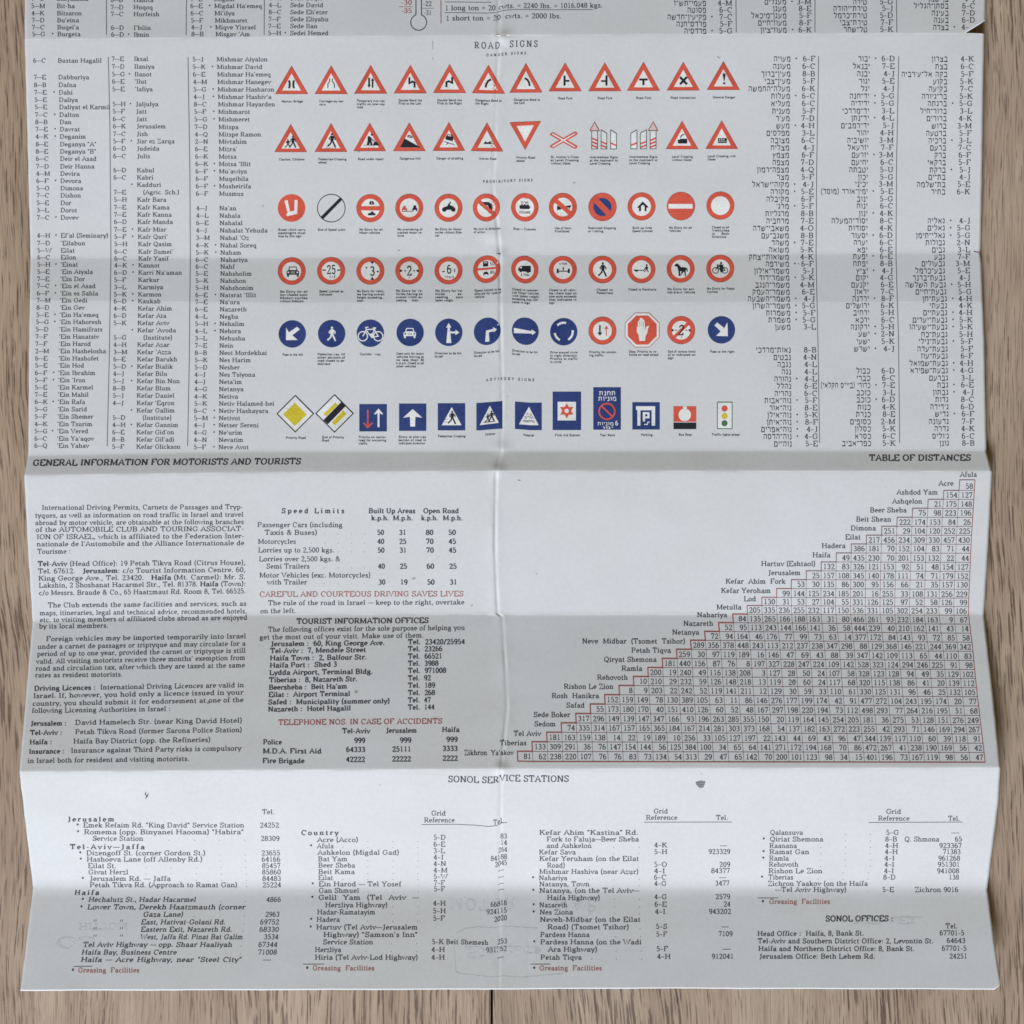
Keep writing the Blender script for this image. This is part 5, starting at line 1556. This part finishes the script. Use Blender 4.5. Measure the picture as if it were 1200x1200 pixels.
for y, v in ((624, (50, 31, 80, 50)), (634.5, (40, 25, 70, 45)), (644.8, (50, 31, 70, 45)), (663.6, (40, 25, 60, 25)), (682.2, (30, 19, 50, 31))):
    o_ = (y - 624) * 0.026
    for n_, (a, b) in zip(v, ((442, 450.2), (467.6, 476.2), (499, 508), (525.4, 534.4))): put(str(n_), a + o_, b + o_, y, 'bold')
    put('.', 0, [x for x in ((380, 396, 412, 427) if y != 634.5 else (365, 381, 396, 412, 427))] if y != 644.8 else [397, 412, 427], y)
table(R, 'speed limit table', 5.6)
R = []
put('The rule of the road in Israel \u2014 keep to the right, overtake', 314, 544.5, 706.6, 'reg', 705.6); put('on the left.', 305, 347, 716, 'reg', 715.6)
table(R, 'two lines on the rule of the road', 5.5, 'paragraph')
R = []
put('The following offices exist for the sole purpose of helping you', 314, 545, 737.8, 'reg', 735.4); put('get the most out of your visit. Make use of them.', 304, 497, 746.8, 'reg', 744.4)
for a, x0, x1, y, t_, tx in (('Jerusalem :  60, King George Ave.', 317, 451, 754.6, '23420/25954', 545), ('Tel-Aviv :  7, Mendele Street', 316.6, 429, 762.8, '23266', 518.6), ('Haifa Town :  2, Balfour Str.', 316.3, 430, 771.4, '66521', 518.4), ('Haifa Port :  Shed 3', 316, 395, 779.8, '3988', 514), ('Lydda Airport, Terminal Bldg.', 315.6, 437, 788.2, '971008', 523),
                          ('Tiberias :  8, Nazareth Str.', 315.3, 419, 797, '92', 505), ('Beersheba :  Beit Ha\'am', 315, 407, 805.6, '189', 510), ('Eilat :  Airport Terminal', 314.6, 410.6, 814.2, '268', 510), ('Safed :  Municipality (summer only)', 314.2, 457, 822.8, '47', 505), ('Nazareth :  Hotel Hagalil', 314, 411.3, 831.2, '144', 509.4)):
    put(a, x0, x1, y, 'bold', y - 1.4); put('Tel.  ' + t_, 478, tx, y - 2.2, 'bold', y - 2.6)
table(R, 'tourist office address list')
R = []
for s_, a, b, y in (('Tel-Aviv', 401, 434, 856.6), ('Jerusalem', 452, 488.6, 856), ('Haifa', 518, 538.6, 855), ('Police', 308.3, 330.4, 869.6), ('999', 415, 428.2, 867.8), ('999', 468.6, 482.2, 867.4), ('999', 523, 536.6, 866.6), ('M.D.A. First Aid', 308, 377, 880.2), ('64333', 405.6, 428.2, 878.4), ('25111', 459.6, 482, 878), ('3333', 518.6, 536.6, 877.2),
                    ('Fire Brigade', 307.6, 357, 891.6), ('42222', 405.4, 428, 890), ('22222', 459.4, 481.8, 889.4), ('2222', 518.6, 536.6, 888.6)): put(s_, a, b, y, 'bold')
table(R, 'accident telephone numbers')

# ------------------------------------------------------------------ table of distances
NAMES = ['Afula', 'Acre', 'Ashdod Yam', 'Ashqelon', 'Beer Sheba', 'Beit Shean', 'Dimona', 'Eilat', 'Hadera', 'Haifa', 'Hartuv (Eshtaol)', 'Jerusalem', 'Kefar  Ahim  Fork', 'Kefar Yeroham', 'Lod', 'Metulla', 'Nahariya', 'Nazareth', 'Netanya',
         'Neve  Midbar  (Tsomet  Tsihor)', 'Petah Tiqva', 'Qiryat Shemona', 'Ramla', 'Rehovoth', 'Rishon Le Zion', 'Rosh  Hanikra', 'Safad', 'Sede Boker', 'Sedom', 'Tel Aviv', 'Tiberias', "Zikhron  Ya'akov"]
DIST = """58
154 127
21 175 148
75 98 223 196
222 174 153 84 26
251 29 104 120 252 225
217 456 234 309 330 457 430
386 181 70 152 104 83 71 44
49 435 230 70 201 153 132 22 44
132 83 326 121 153 92 51 48 154 127
25 157 108 345 140 178 111 74 71 179 152
53 30 135 86 300 95 156 66 21 35 157 130
99 144 125 234 185 201 16 255 33 108 131 256 229
130 31 53 27 104 55 331 126 125 97 52 58 126 99
205 335 236 255 232 117 150 536 331 105 302 254 233 99 106
84 135 265 166 188 163 31 80 466 261 93 232 184 163 9 67
52 95 113 243 144 166 141 36 58 444 239 40 210 162 141 43 14
72 94 164 46 176 77 99 73 63 14 377 172 84 143 93 72 85 58
289 356 378 448 243 113 212 237 238 347 298 88 129 368 146 221 244 369 342
259 30 97 119 189 16 146 47 69 43 88 39 347 142 109 113 65 44 110 83
181 440 156 87 76 8 197 327 228 247 224 109 142 528 323 124 294 246 225 91 98
200 19 240 49 116 138 208 3 127 28 50 24 107 58 328 123 128 94 49 35 129 102
10 210 29 232 59 126 148 218 13 119 20 60 24 117 68 320 115 138 86 41 20 139 112
8 9 203 22 242 52 119 141 211 12 129 30 59 33 110 61 330 125 131 96 46 25 132 105
152 159 149 78 130 389 105 63 11 86 146 276 177 199 174 42 91 477 272 104 243 195 174 20 77
55 173 180 170 40 151 410 126 60 52 48 167 297 198 220 194 73 112 498 293 77 264 216 195 51 68
317 296 149 139 147 347 166 93 196 263 285 355 150 20 119 164 145 254 205 181 36 275 53 128 151 276 249
74 335 314 167 157 165 365 184 167 214 281 303 373 168 54 137 182 163 272 223 255 42 293 71 146 169 294 267
181 163 159 138 14 22 19 189 10 256 33 105 127 197 22 143 44 69 43 96 47 344 139 117 110 60 39 118 91
133 309 291 36 76 147 154 144 56 125 384 100 34 65 64 141 271 172 194 168 70 86 472 267 41 238 190 169 56 42
81 62 238 220 107 76 76 83 73 134 54 313 29 47 65 142 70 200 101 123 98 34 15 401 196 73 167 119 98 56 47""".split('\n')
CY = [569.6, 580, 590.6, 601, 611.8, 622.2, 632.8, 643, 654, 664.3, 675, 685.2, 696.2, 706, 716, 726.4, 736.8, 747.5, 758, 768.8, 779.5, 790.1, 800.6, 811.2, 822, 833, 844, 854.8, 865.8, 876.4, 887.5]
def rowy(i):                               # upper rule of row i (0-based)
    if i == 0: return CY[0] - 7.2
    if i == 31: return CY[30] + 5.9
    return (CY[i - 1] + CY[i]) / 2
def edge_r(y): return float(I(y, [556, 562, 632, 700, 716, 726, 760, 800, 850, 894], [1143, 1142.6, 1138.2, 1135.3, 1134.8, 1135.6, 1139.8, 1143.6, 1149.4, 1154.6]))
def cell_w(y): return float(I(y, [562, 632, 716, 790, 894], [17.95, 17.55, 17.28, 17.42, 17.67]))
def tilt(x, y): return (x - 1140) * float(I(y, [560, 700, 750, 800, 860, 895], [0, 0.004, 0.007, 0.006, 0.004, 0.0015]))
def gp(c, y):                              # grid corner: c columns from the right
    x = edge_r(y) - c * cell_w(y)
    return (x, y + tilt(x, y))
table_root = bpy.data.objects.new('distance_table', None); col.objects.link(table_root); table_root.parent = sheet
nums, lines, stair, labs = Ink(), Ink(), Ink(), Ink()
for i, ln in enumerate(DIST):
    v = ln.split(); n = i + 1; y = CY[i]
    assert len(v) == n, (i, len(v))
    for j, s_ in enumerate(v):
        c = n - 1 - j
        x0, yy = gp(c, y)
        text(nums, s_, x0 - 1.5, yy + 0.2, 5.9, 'reg', align='r', x1=None, slope=0.004)
    if i > 0:
        lines.line([gp(c, rowy(i)) for c in np.arange(0, n - 1 + .01, 0.5)], 0.55, 'l')
    top = rowy(i)
    m_ = 'd' if y > 690 else 'l'
    w_ = 1.35 if y > 725 else 0.95
    stair.line([gp(n, rowy(i + 1)), gp(n, top), gp(n - 1, top)], w_, m_, 3)
    lx, ly = gp(n, y)
    wl = nat_width(NAMES[n], 'title') * 0.56
    xr = lx - (6.5 if n != 31 else 4.5)
    if n == 31: wl = 58
    text(labs, NAMES[n], xr - wl * 1.0, ly - (4.4 if y > 720 else 3.2), 5.7, 'title', x1=xr, y1=ly - (4.3 if y > 720 else 3.2))
text(labs, 'Afula', 1125, 556, 5.7, 'title', x1=1145)
for c in range(1, 31):
    i0 = c
    lines.line([gp(c, y) for y in np.linspace(rowy(i0), rowy(31), int((rowy(31) - rowy(i0)) / 4) + 2)], 0.55, 'l')
stair.line([gp(0, y) for y in np.linspace(rowy(0), rowy(31), 90)], 0.95, 'd', 4)
stair.line([gp(c, rowy(31)) for c in np.linspace(31, 0, 120)], 1.1, 'd', 3)
lines.build('grid_lines', table_root); stair.build('stepped_border', table_root); nums.build('distance_figures', table_root); labs.build('town_names', table_root)

# ------------------------------------------------------------------ service station lists
def station(rows, label, shear=0.0, size=5.5, name='service_station_list'):
    ik = Ink()
    for r in rows:
        s, x0, x1, y = r[:4]
        o = r[4] if len(r) > 4 else {}
        sh = o.get('shear', shear)
        if 'star' in o: blob(ik, o['star'], y - 0.7, 1.25)
        if s: text(ik, s, x0, y, o.get('size', size), o.get('st', 'title' if shear else 'reg'), o.get('m', 'k'), x1=x1, track=o.get('track', 0), shear=sh, y1=y + o.get('dy', 0))
        for d in o.get('dots', ()): blob(ik, d, y + 2.2, 0.45, 'k', 1, 6)
        for g in o.get('nums', ()):
            text(ik, g[0], g[1], g[3] if len(g) > 3 else y, size, 'reg', x1=g[2], shear=sh * 0.7)
    return ik
def rule(ik, pts, w=0.6, m='k'): ik.line(pts, w, m)
B = dict(st='bold', track=1.7)
ik = station([('Tel.', 307, 322, 951.5), ('Jerusalem', 79, 135, 960, B), ('Emek Refaim Rd. "King David" Service Station', 97.6, 286.4, 967, dict(star=91, nums=[('24252', 304.5, 327.2)])), ('Romema (opp. Binyanei Haooma) "Habira"', 98.4, 286, 975, dict(star=91.4)),
    ('Service Station', 108.4, 168, 982.6, dict(dots=(198, 228, 257, 286.5), nums=[('28309', 305.6, 327.8)])), ('Tel-Aviv\u2014Jaffa', 82, 172.5, 992.4, B), ('Dizengoff St. (corner Gordon St.)', 101.2, 241, 999.6, dict(star=94, dots=(257.5, 287.4), nums=[('23655', 306.4, 328.6)])),
    ('Hashoeva Lane (off Allenby Rd.)', 101.6, 237.6, 1007, dict(star=94.6, dots=(258, 287.6), nums=[('64166', 306.6, 328.8)])), ('Eilat St.', 103, 136.4, 1014.6, dict(dots=(171, 200.5, 230, 259, 288), nums=[('85457', 307, 329)])), ('Givat Herzl', 103.4, 150.6, 1022, dict(dots=(171, 201, 230, 259.5, 288.3), nums=[('85860', 307, 329.4)])),
    ('Jerusalem Rd. \u2014 Jaffa', 104.6, 200.4, 1029.6, dict(star=97, dots=(230.4, 260, 288.6), nums=[('84483', 307.4, 329.6)])), ('Petah Tikva Rd. (Approach to Ramat Gan)', 105.2, 278.4, 1037, dict(dots=(288.8,), nums=[('25224', 307.6, 329.6)]))], '')
ik.build('service_station_list', sheet, 'Jerusalem and Tel Aviv service stations')
B2 = dict(st='bold', track=1.7)
ik = station([('Haifa', 87, 116.4, 1046, B2), ('Hechalutz St., Hadar Hacarmel', 103.4, 229.6, 1054.2, dict(star=97, dots=(258.6, 287.4), nums=[('4866', 311.8, 329.2)])), ('Lower Town, Derekh Haatzmauth (corner', 102, 287.6, 1063, dict(star=95.4)), ('Gaza Lane)', 167.4, 214.6, 1071.6, dict(dots=(228, 257.6, 286.4), nums=[('2963', 310.6, 327.6)])),
    ('East, Hativat-Golani Rd.', 165, 264.4, 1080.6, dict(dots=(285.8,), nums=[('69752', 304.4, 327)])), ('Eastern Exit, Nazareth Rd.', 164.6, 272, 1089.2, dict(dots=(284.8,), nums=[('68330', 303.6, 326.8)])), ('West, Jaffa Rd. Pinat Bat Galim', 164.2, 284.6, 1098, dict(nums=[('3534', 309, 326.2)])),
    ('Tel Aviv Highway \u2014 opp. Shaar Haaliyah', 96.8, 272, 1107, dict(dots=(282.6,), nums=[('67344', 302.4, 325)])), ('Haifa Bay, Business Centre', 95.4, 207, 1116, dict(dots=(223, 253, 282), nums=[('71008', 302, 324.4)])), ('Haifa \u2014 Acre Highway, near "Steel City"', 94.4, 283, 1124.6, dict(nums=[('\u2014', 308, 317)]))], '', shear=0.17)
for y in (1079.4, 1088.2, 1097): [ik.line([(q, y - 1.6), (q - .7, y + .6)], 0.8, 'k') for q in (110.6, 112.8, 141.6, 143.8)]
ik.build('service_station_list', sheet, 'Haifa service stations')

def greasing(x, yb, xt0, xt1, lx0, lx1, ly):
    ik = Ink(); rule(ik, [(lx0, ly), (lx1, ly)]); blob(ik, x, yb - .4, 1.4); text(ik, 'Greasing  Facilities', xt0, yb, 5.5, 'title', 'f', x1=xt1)
    ik.build('greasing_note', sheet)
greasing(85.4, 1137, 91.4, 163.5, 86, 108.4, 1132.6); greasing(360, 1134.6, 366.2, 439, 355, 380, 1130); greasing(626, 1134.6, 632, 705.6, 621.6, 645, 1130); greasing(894, 1056.6, 901.4, 973, 888, 912.4, 1052.4)

def dn(*a): return dict(dots=a)
DD = (431, 460.4, 489.6)
ik = station([('Grid', 505.4, 522.6, 953), ('Reference', 497, 533, 961), ('Tel.', 578, 590.4, 962.6), ('Country', 353, 397.6, 975.8, B), ('Acre (Acco)', 371.6, 420, 984, dict(dots=DD, nums=[('5\u2013D', 508, 522.6, 981.4), ('83', 586.4, 594.4, 981)])), ('Afula', 371.4, 391.2, 991.4, dict(star=364.6, dots=(402,) + DD, nums=[('6\u2013E', 508, 522, 989.4), ('14', 586.4, 594.4, 988.6)])),
    ('Ashkelon (Migdal Gad)', 372, 468, 999, dict(dots=(489.6,), nums=[('3\u2013L', 508, 521.6, 997), ('264', 584, 594.4, 996.6)])), ('Bat Yam', 372.6, 407.4, 1006.6, dict(dots=DD, nums=[('4\u2013I', 508, 520, 1004.6), ('84188', 575, 594.4, 1005)])), ('Beer Sheba', 373, 416.4, 1014, dict(dots=DD, nums=[('4\u2013N', 508, 523, 1012.2), ('2045', 580, 594.4, 1012.2)])),
    ('Beit Kama', 373, 416, 1021.6, dict(dots=DD, nums=[('4\u2013M', 508, 524.6, 1019.8), ('\u2014', 584, 590.4, 1020.2)])), ('Eilat', 373, 390.4, 1028.6, dict(dots=(402,) + DD, nums=[('5\u2013W', 508, 525, 1027.2), ('\u2014', 584, 590.4, 1028)])), ('Ein Harod \u2014 Tel Yosef', 373.4, 470.6, 1036, dict(star=366.4, dots=(490,), nums=[('7\u2013F', 508.4, 521.6, 1034.6), ('\u2014', 584, 590.4, 1035.6)])),
    ('Gan Shmuel', 373.4, 421, 1043.6, dict(dots=(431.6, 461, 490), nums=[('5\u2013F', 508.4, 521.8, 1041.8), ('\u2014', 584, 590.6, 1042.6)])), ('Gelil Yam (Tel Aviv \u2014', 373, 491, 1051.8, dict(star=366)), ('Herzliya Highway)', 381, 454.4, 1060.6, dict(dots=(460, 490), nums=[('4\u2013H', 507.4, 522.6, 1058.6), ('66818', 574.8, 594.2, 1059)])),
    ('Hadar-Ramatayim', 371.6, 440, 1069, dict(dots=(460, 489.6), nums=[('5\u2013H', 507.4, 522.6, 1067.6), ('924115', 570, 594.2, 1067.6)])), ('Hadera', 371, 398.4, 1077.6, dict(star=364.6, dots=(430.4, 460, 489.4), nums=[('5\u2013F', 507.4, 521.6, 1076.2), ('2020', 579, 594.4, 1076.6)])), ('Hartuv (Tel Aviv\u2014Jerusalem', 370.6, 489.6, 1086.6, dict(star=364)),
    ('Highway) "Samson\'s Inn"', 379, 489.6, 1095.4), ('Service Station', 378.4, 437.4, 1104, dict(dots=(458.6, 488.4), nums=[('5\u2013K Beit Shemesh', 506.2, 572.4, 1103.8), ('253', 583, 594.4, 1103.8)])), ('Herzliya', 369, 400, 1113, dict(dots=(429, 458.4, 488), nums=[('4\u2013H', 505.4, 521.6, 1112.8), ('931362', 569.6, 594.2, 1112.4)])), ('Hiria (Tel Aviv-Lod Highway)', 369, 490, 1122, dict(nums=[('4\u2013H', 505.4, 521.4, 1122), ('\u2014', 583, 590, 1122)]))], '')
rule(ik, [(494, 966.4), (530, 966), (556, 966.4), (572, 967.4), (582, 966.6), (594, 965)])
ik.build('service_station_list', sheet, 'country service stations from Acre to Hiria')
ik = station([('Grid', 766, 783, 950.6), ('Reference', 757, 794, 958), ('Tel.', 839, 853.4, 958.2), ('Kefar Ahim "Kastina" Rd.', 632, 748.4, 975.6), ('Fork to Faluja\u2014Beer Sheba', 640.6, 749, 983.4), ('and Ashkelon', 640.4, 693.6, 991, dict(dots=(719, 749), nums=[('4\u2013K', 766.6, 782, 990.4), ('\u2014', 844, 851.4, 990.6)])), ('Kefar Sava', 631.6, 675, 998.6, dict(dots=(690.6, 719, 749), nums=[('5\u2013H', 766.6, 782.2, 998.2), ('923329', 830.2, 856, 998)])),
    ('Kefar Yeruham (on the Eilat', 632, 749, 1006.2), ('Road)', 641, 662.4, 1014, dict(dots=(690.4, 719.4, 748.6), nums=[('5\u2013O', 766.4, 782, 1013), ('209', 843, 856, 1013)])), ('Mishmar Hashiva (near Azur)', 632, 748.6, 1021.4, dict(nums=[('4\u2013I', 766.6, 779.6, 1020.6), ('84377', 833.4, 855.6, 1020.4)])), ('Nahariya', 631.6, 665, 1028.8, dict(star=624.6, dots=(690.6, 719.6, 748.8), nums=[('6\u2013C', 766.4, 781, 1028), ('\u2014', 843, 851, 1028)])),
    ('Natanya, Town', 632, 691, 1036, dict(dots=(719.6, 749), nums=[('4\u2013G', 766.6, 781.2, 1035.4), ('3477', 838, 855.2, 1035)])), ('Natanya, (on the Tel Aviv\u2014', 632, 749.4, 1043.6, dict(star=625)), ('Haifa Highway)', 641, 703.4, 1052, dict(dots=(719.8, 749.2), nums=[('4\u2013G', 766.6, 781.6, 1051), ('2579', 838.4, 856, 1050.8)])), ('Nazareth', 632, 665, 1060.6, dict(star=625.4, dots=(691.4, 720.4, 749.4), nums=[('6\u2013E', 767, 781.6, 1059.8), ('24', 848, 856.2, 1059.6)])),
    ('Nes Ziona', 632.4, 671.6, 1069, dict(star=625.4, dots=(691.6, 720.6, 749.6), nums=[('4\u2013I', 767.4, 780, 1068.4), ('943202', 830.6, 857, 1068.2)])), ('Neveh-Midbar (on the Eilat', 632.6, 750.8, 1077.6), ('Road) (Tsomet Tsihor)', 641.6, 737.4, 1086.4, dict(dots=(750,), nums=[('5\u2013S', 768.6, 782, 1085.8), ('\u2014', 846, 854, 1085.8)])), ('Pardess Hanna', 633, 691.2, 1095.4, dict(dots=(721.4, 750.6), nums=[('5\u2013F', 769, 782, 1094.8), ('7109', 842, 858.8, 1094.4)])),
    ('Pardess Hanna (on the Wadi', 633.2, 752, 1104, dict(star=626)), ('Ara Highway)', 642, 700.2, 1112.6, dict(dots=(722, 751.4), nums=[('5\u2013F', 769.4, 783, 1112), ('\u2014', 847, 856, 1112)])), ('Petah Tiqva', 633.4, 682, 1122, dict(dots=(693.4, 722.4, 752), nums=[('4\u2013H', 770, 786, 1121), ('912041', 834, 860, 1120.8)]))], '')
rule(ik, [(755, 963.6), (858, 963.4)])
ik.build('service_station_list', sheet, 'country service stations from Kefar Ahim to Petah Tiqva')
E_ = (961.6, 990.6, 1020)
ik = station([('Grid', 1038.4, 1056.2, 951), ('Reference', 1029, 1066, 959), ('Tel.', 1111, 1125, 959.2), ('Qalansuva', 902.4, 941.2, 975.6, dict(dots=E_, nums=[('5\u2013G', 1038.6, 1053.6), ('\u2014', 1115, 1124)])), ('Qiriat Shemona', 902.2, 965, 983.4, dict(star=895, dots=E_[1:], nums=[('8\u2013B', 1037.4, 1051.6), ('Q. Shmona', 1060, 1101), ('65', 1119, 1127.8)])), ('Raanana', 901.6, 934, 991, dict(dots=E_, nums=[('4\u2013H', 1037.2, 1052.8), ('923367', 1100.6, 1127.4)])),
    ('Ramat Gan', 901.6, 948.6, 998.2, dict(star=894.8, dots=E_, nums=[('4\u2013H', 1037, 1052.4), ('71383', 1105, 1126)])), ('Ramla', 901.4, 924.6, 1005.8, dict(star=894.6, dots=(932,) + E_, nums=[('4\u2013I', 1036.6, 1048.6), ('961268', 1099.6, 1125.4)])), ('Rehovoth', 901, 935.8, 1013, dict(dots=E_, nums=[('4\u2013I', 1036.4, 1048.2), ('951301', 1098.8, 1125)])), ('Rishon Le Zion', 900.6, 964, 1020.6, dict(dots=(988, 1018), nums=[('4\u2013I', 1036, 1047.8), ('941008', 1098, 1124.4)])),
    ('Tiberias', 900.4, 929.8, 1028, dict(star=893, dots=(958.6, 988, 1017), nums=[('8\u2013D', 1035, 1049.8), ('138', 1112, 1124)])), ('Zichron Yaakov (on the Haifa', 899.8, 1017.2, 1035.4), ('\u2014Tel Aviv Highway)', 908.4, 992.4, 1042.6, dict(dots=(1017,), nums=[('5\u2013E', 1034, 1047.8), ('Zichron 9016', 1072, 1123.4)]))], '')
rule(ik, [(1018, 964), (1128, 963.4)])
ik.build('service_station_list', sheet, 'country service stations from Qalansuva to Zichron Yaakov')
ik = station([('Tel.', 1108, 1122.4, 1085.4), ('Head Office :  Haifa, 8, Bank St.', 887.6, 1012.6, 1094.2, dict(st='title', dy=-.6, nums=[('67701-5', 1101, 1130.4, 1093.4)])), ('Tel-Aviv and Southern District Office: 2, Levontin St.', 888, 1094, 1102.8, dict(st='title', nums=[('64643', 1109.4, 1131.6, 1102.4)])),
    ('Haifa and Northern District Office: 8, Bank St.', 888.6, 1072, 1111.8, dict(st='title', nums=[('67701-5', 1103.6, 1133, 1111.4)])), ('Jerusalem Office: Beth Lehem Rd.', 889.4, 1026, 1120.8, dict(st='title', nums=[('24251', 1112.6, 1133.6, 1120.6)]))], '')
ik.build('office_list', sheet)

# ------------------------------------------------------------------ print showing through from the back, stray marks
for args in (('MOTOR', 526, 606, 1060, 13, 'sans', 2), ('MAP', 650, 700, 1062, 13, 'sans', 4), ('HITTOM', 92, 150, 1086, 8, 'bold', 0), ('OS', 66, 112, 1105, 13, 'bold', 0),
             ('ISRAEL', 1000, 1080, 1079, 8, 'bold', 0), ('Sono', 545, 634, 1116, 13, 'bold', 0)):
    w_, x0, x1, y, z_, st, tr = args
    ik = Ink(); ik.lift, ik.step = 0.00003, 0.000002; text(ik, w_, x0, y, z_, st, 's', x1=x1, flip=True, track=tr)
    ik.build('show_through_word', sheet)
ik = Ink(); ik.lift, ik.step = 0.00003, 0.000002
ik.line([(630, 1088), (600, 1087), (560, 1086), (545, 1088), (535, 1094), (532, 1110), (534, 1138), (540, 1141), (570, 1144), (610, 1146), (640, 1143), (660, 1141)], 1.2, 's')
ik.build('show_through_frame', sheet)
ik = Ink()
ik.tri_fill([[(815, 916.5), (821, 914.5), (827, 915.5), (826, 918), (824, 923), (820, 924), (815.5, 919)]], 'h', 1)
for a in ((815.5, 916.6, 826, 917), (816, 918.8, 826, 919.2), (817.4, 921, 825, 921.4)): ik.line([a[:2], a[2:]], 0.7, 'k', 3)
ik.build('ink_smudge', sheet)
ik = Ink(); ik.line([(171, 928), (170, 931), (173, 933), (171, 935), (170, 936), (174, 930)], 1.0, 'k'); ik.build('ink_smudge', sheet)
for pts, w_, m_ in (([(506.5, 67.5), (508, 70)], .5, 'l'), ([(507, 48), (507.4, 58)], .5, 'l'), ([(582, 298.6), (586.5, 299.6)], 1.2, 'k'), ([(1141, 294.6), (1146, 295.6), (1150, 295)], 1.2, 'l'),
                    ([(606.6, 562.6), (610, 563)], .8, 'l'), ([(466, 293), (469, 293.6)], .8, 'd'), ([(841, 66), (843.4, 68.6)], .6, 'l')):
    ik = Ink(); ik.line(pts, w_, m_); ik.build('stray_mark', sheet)
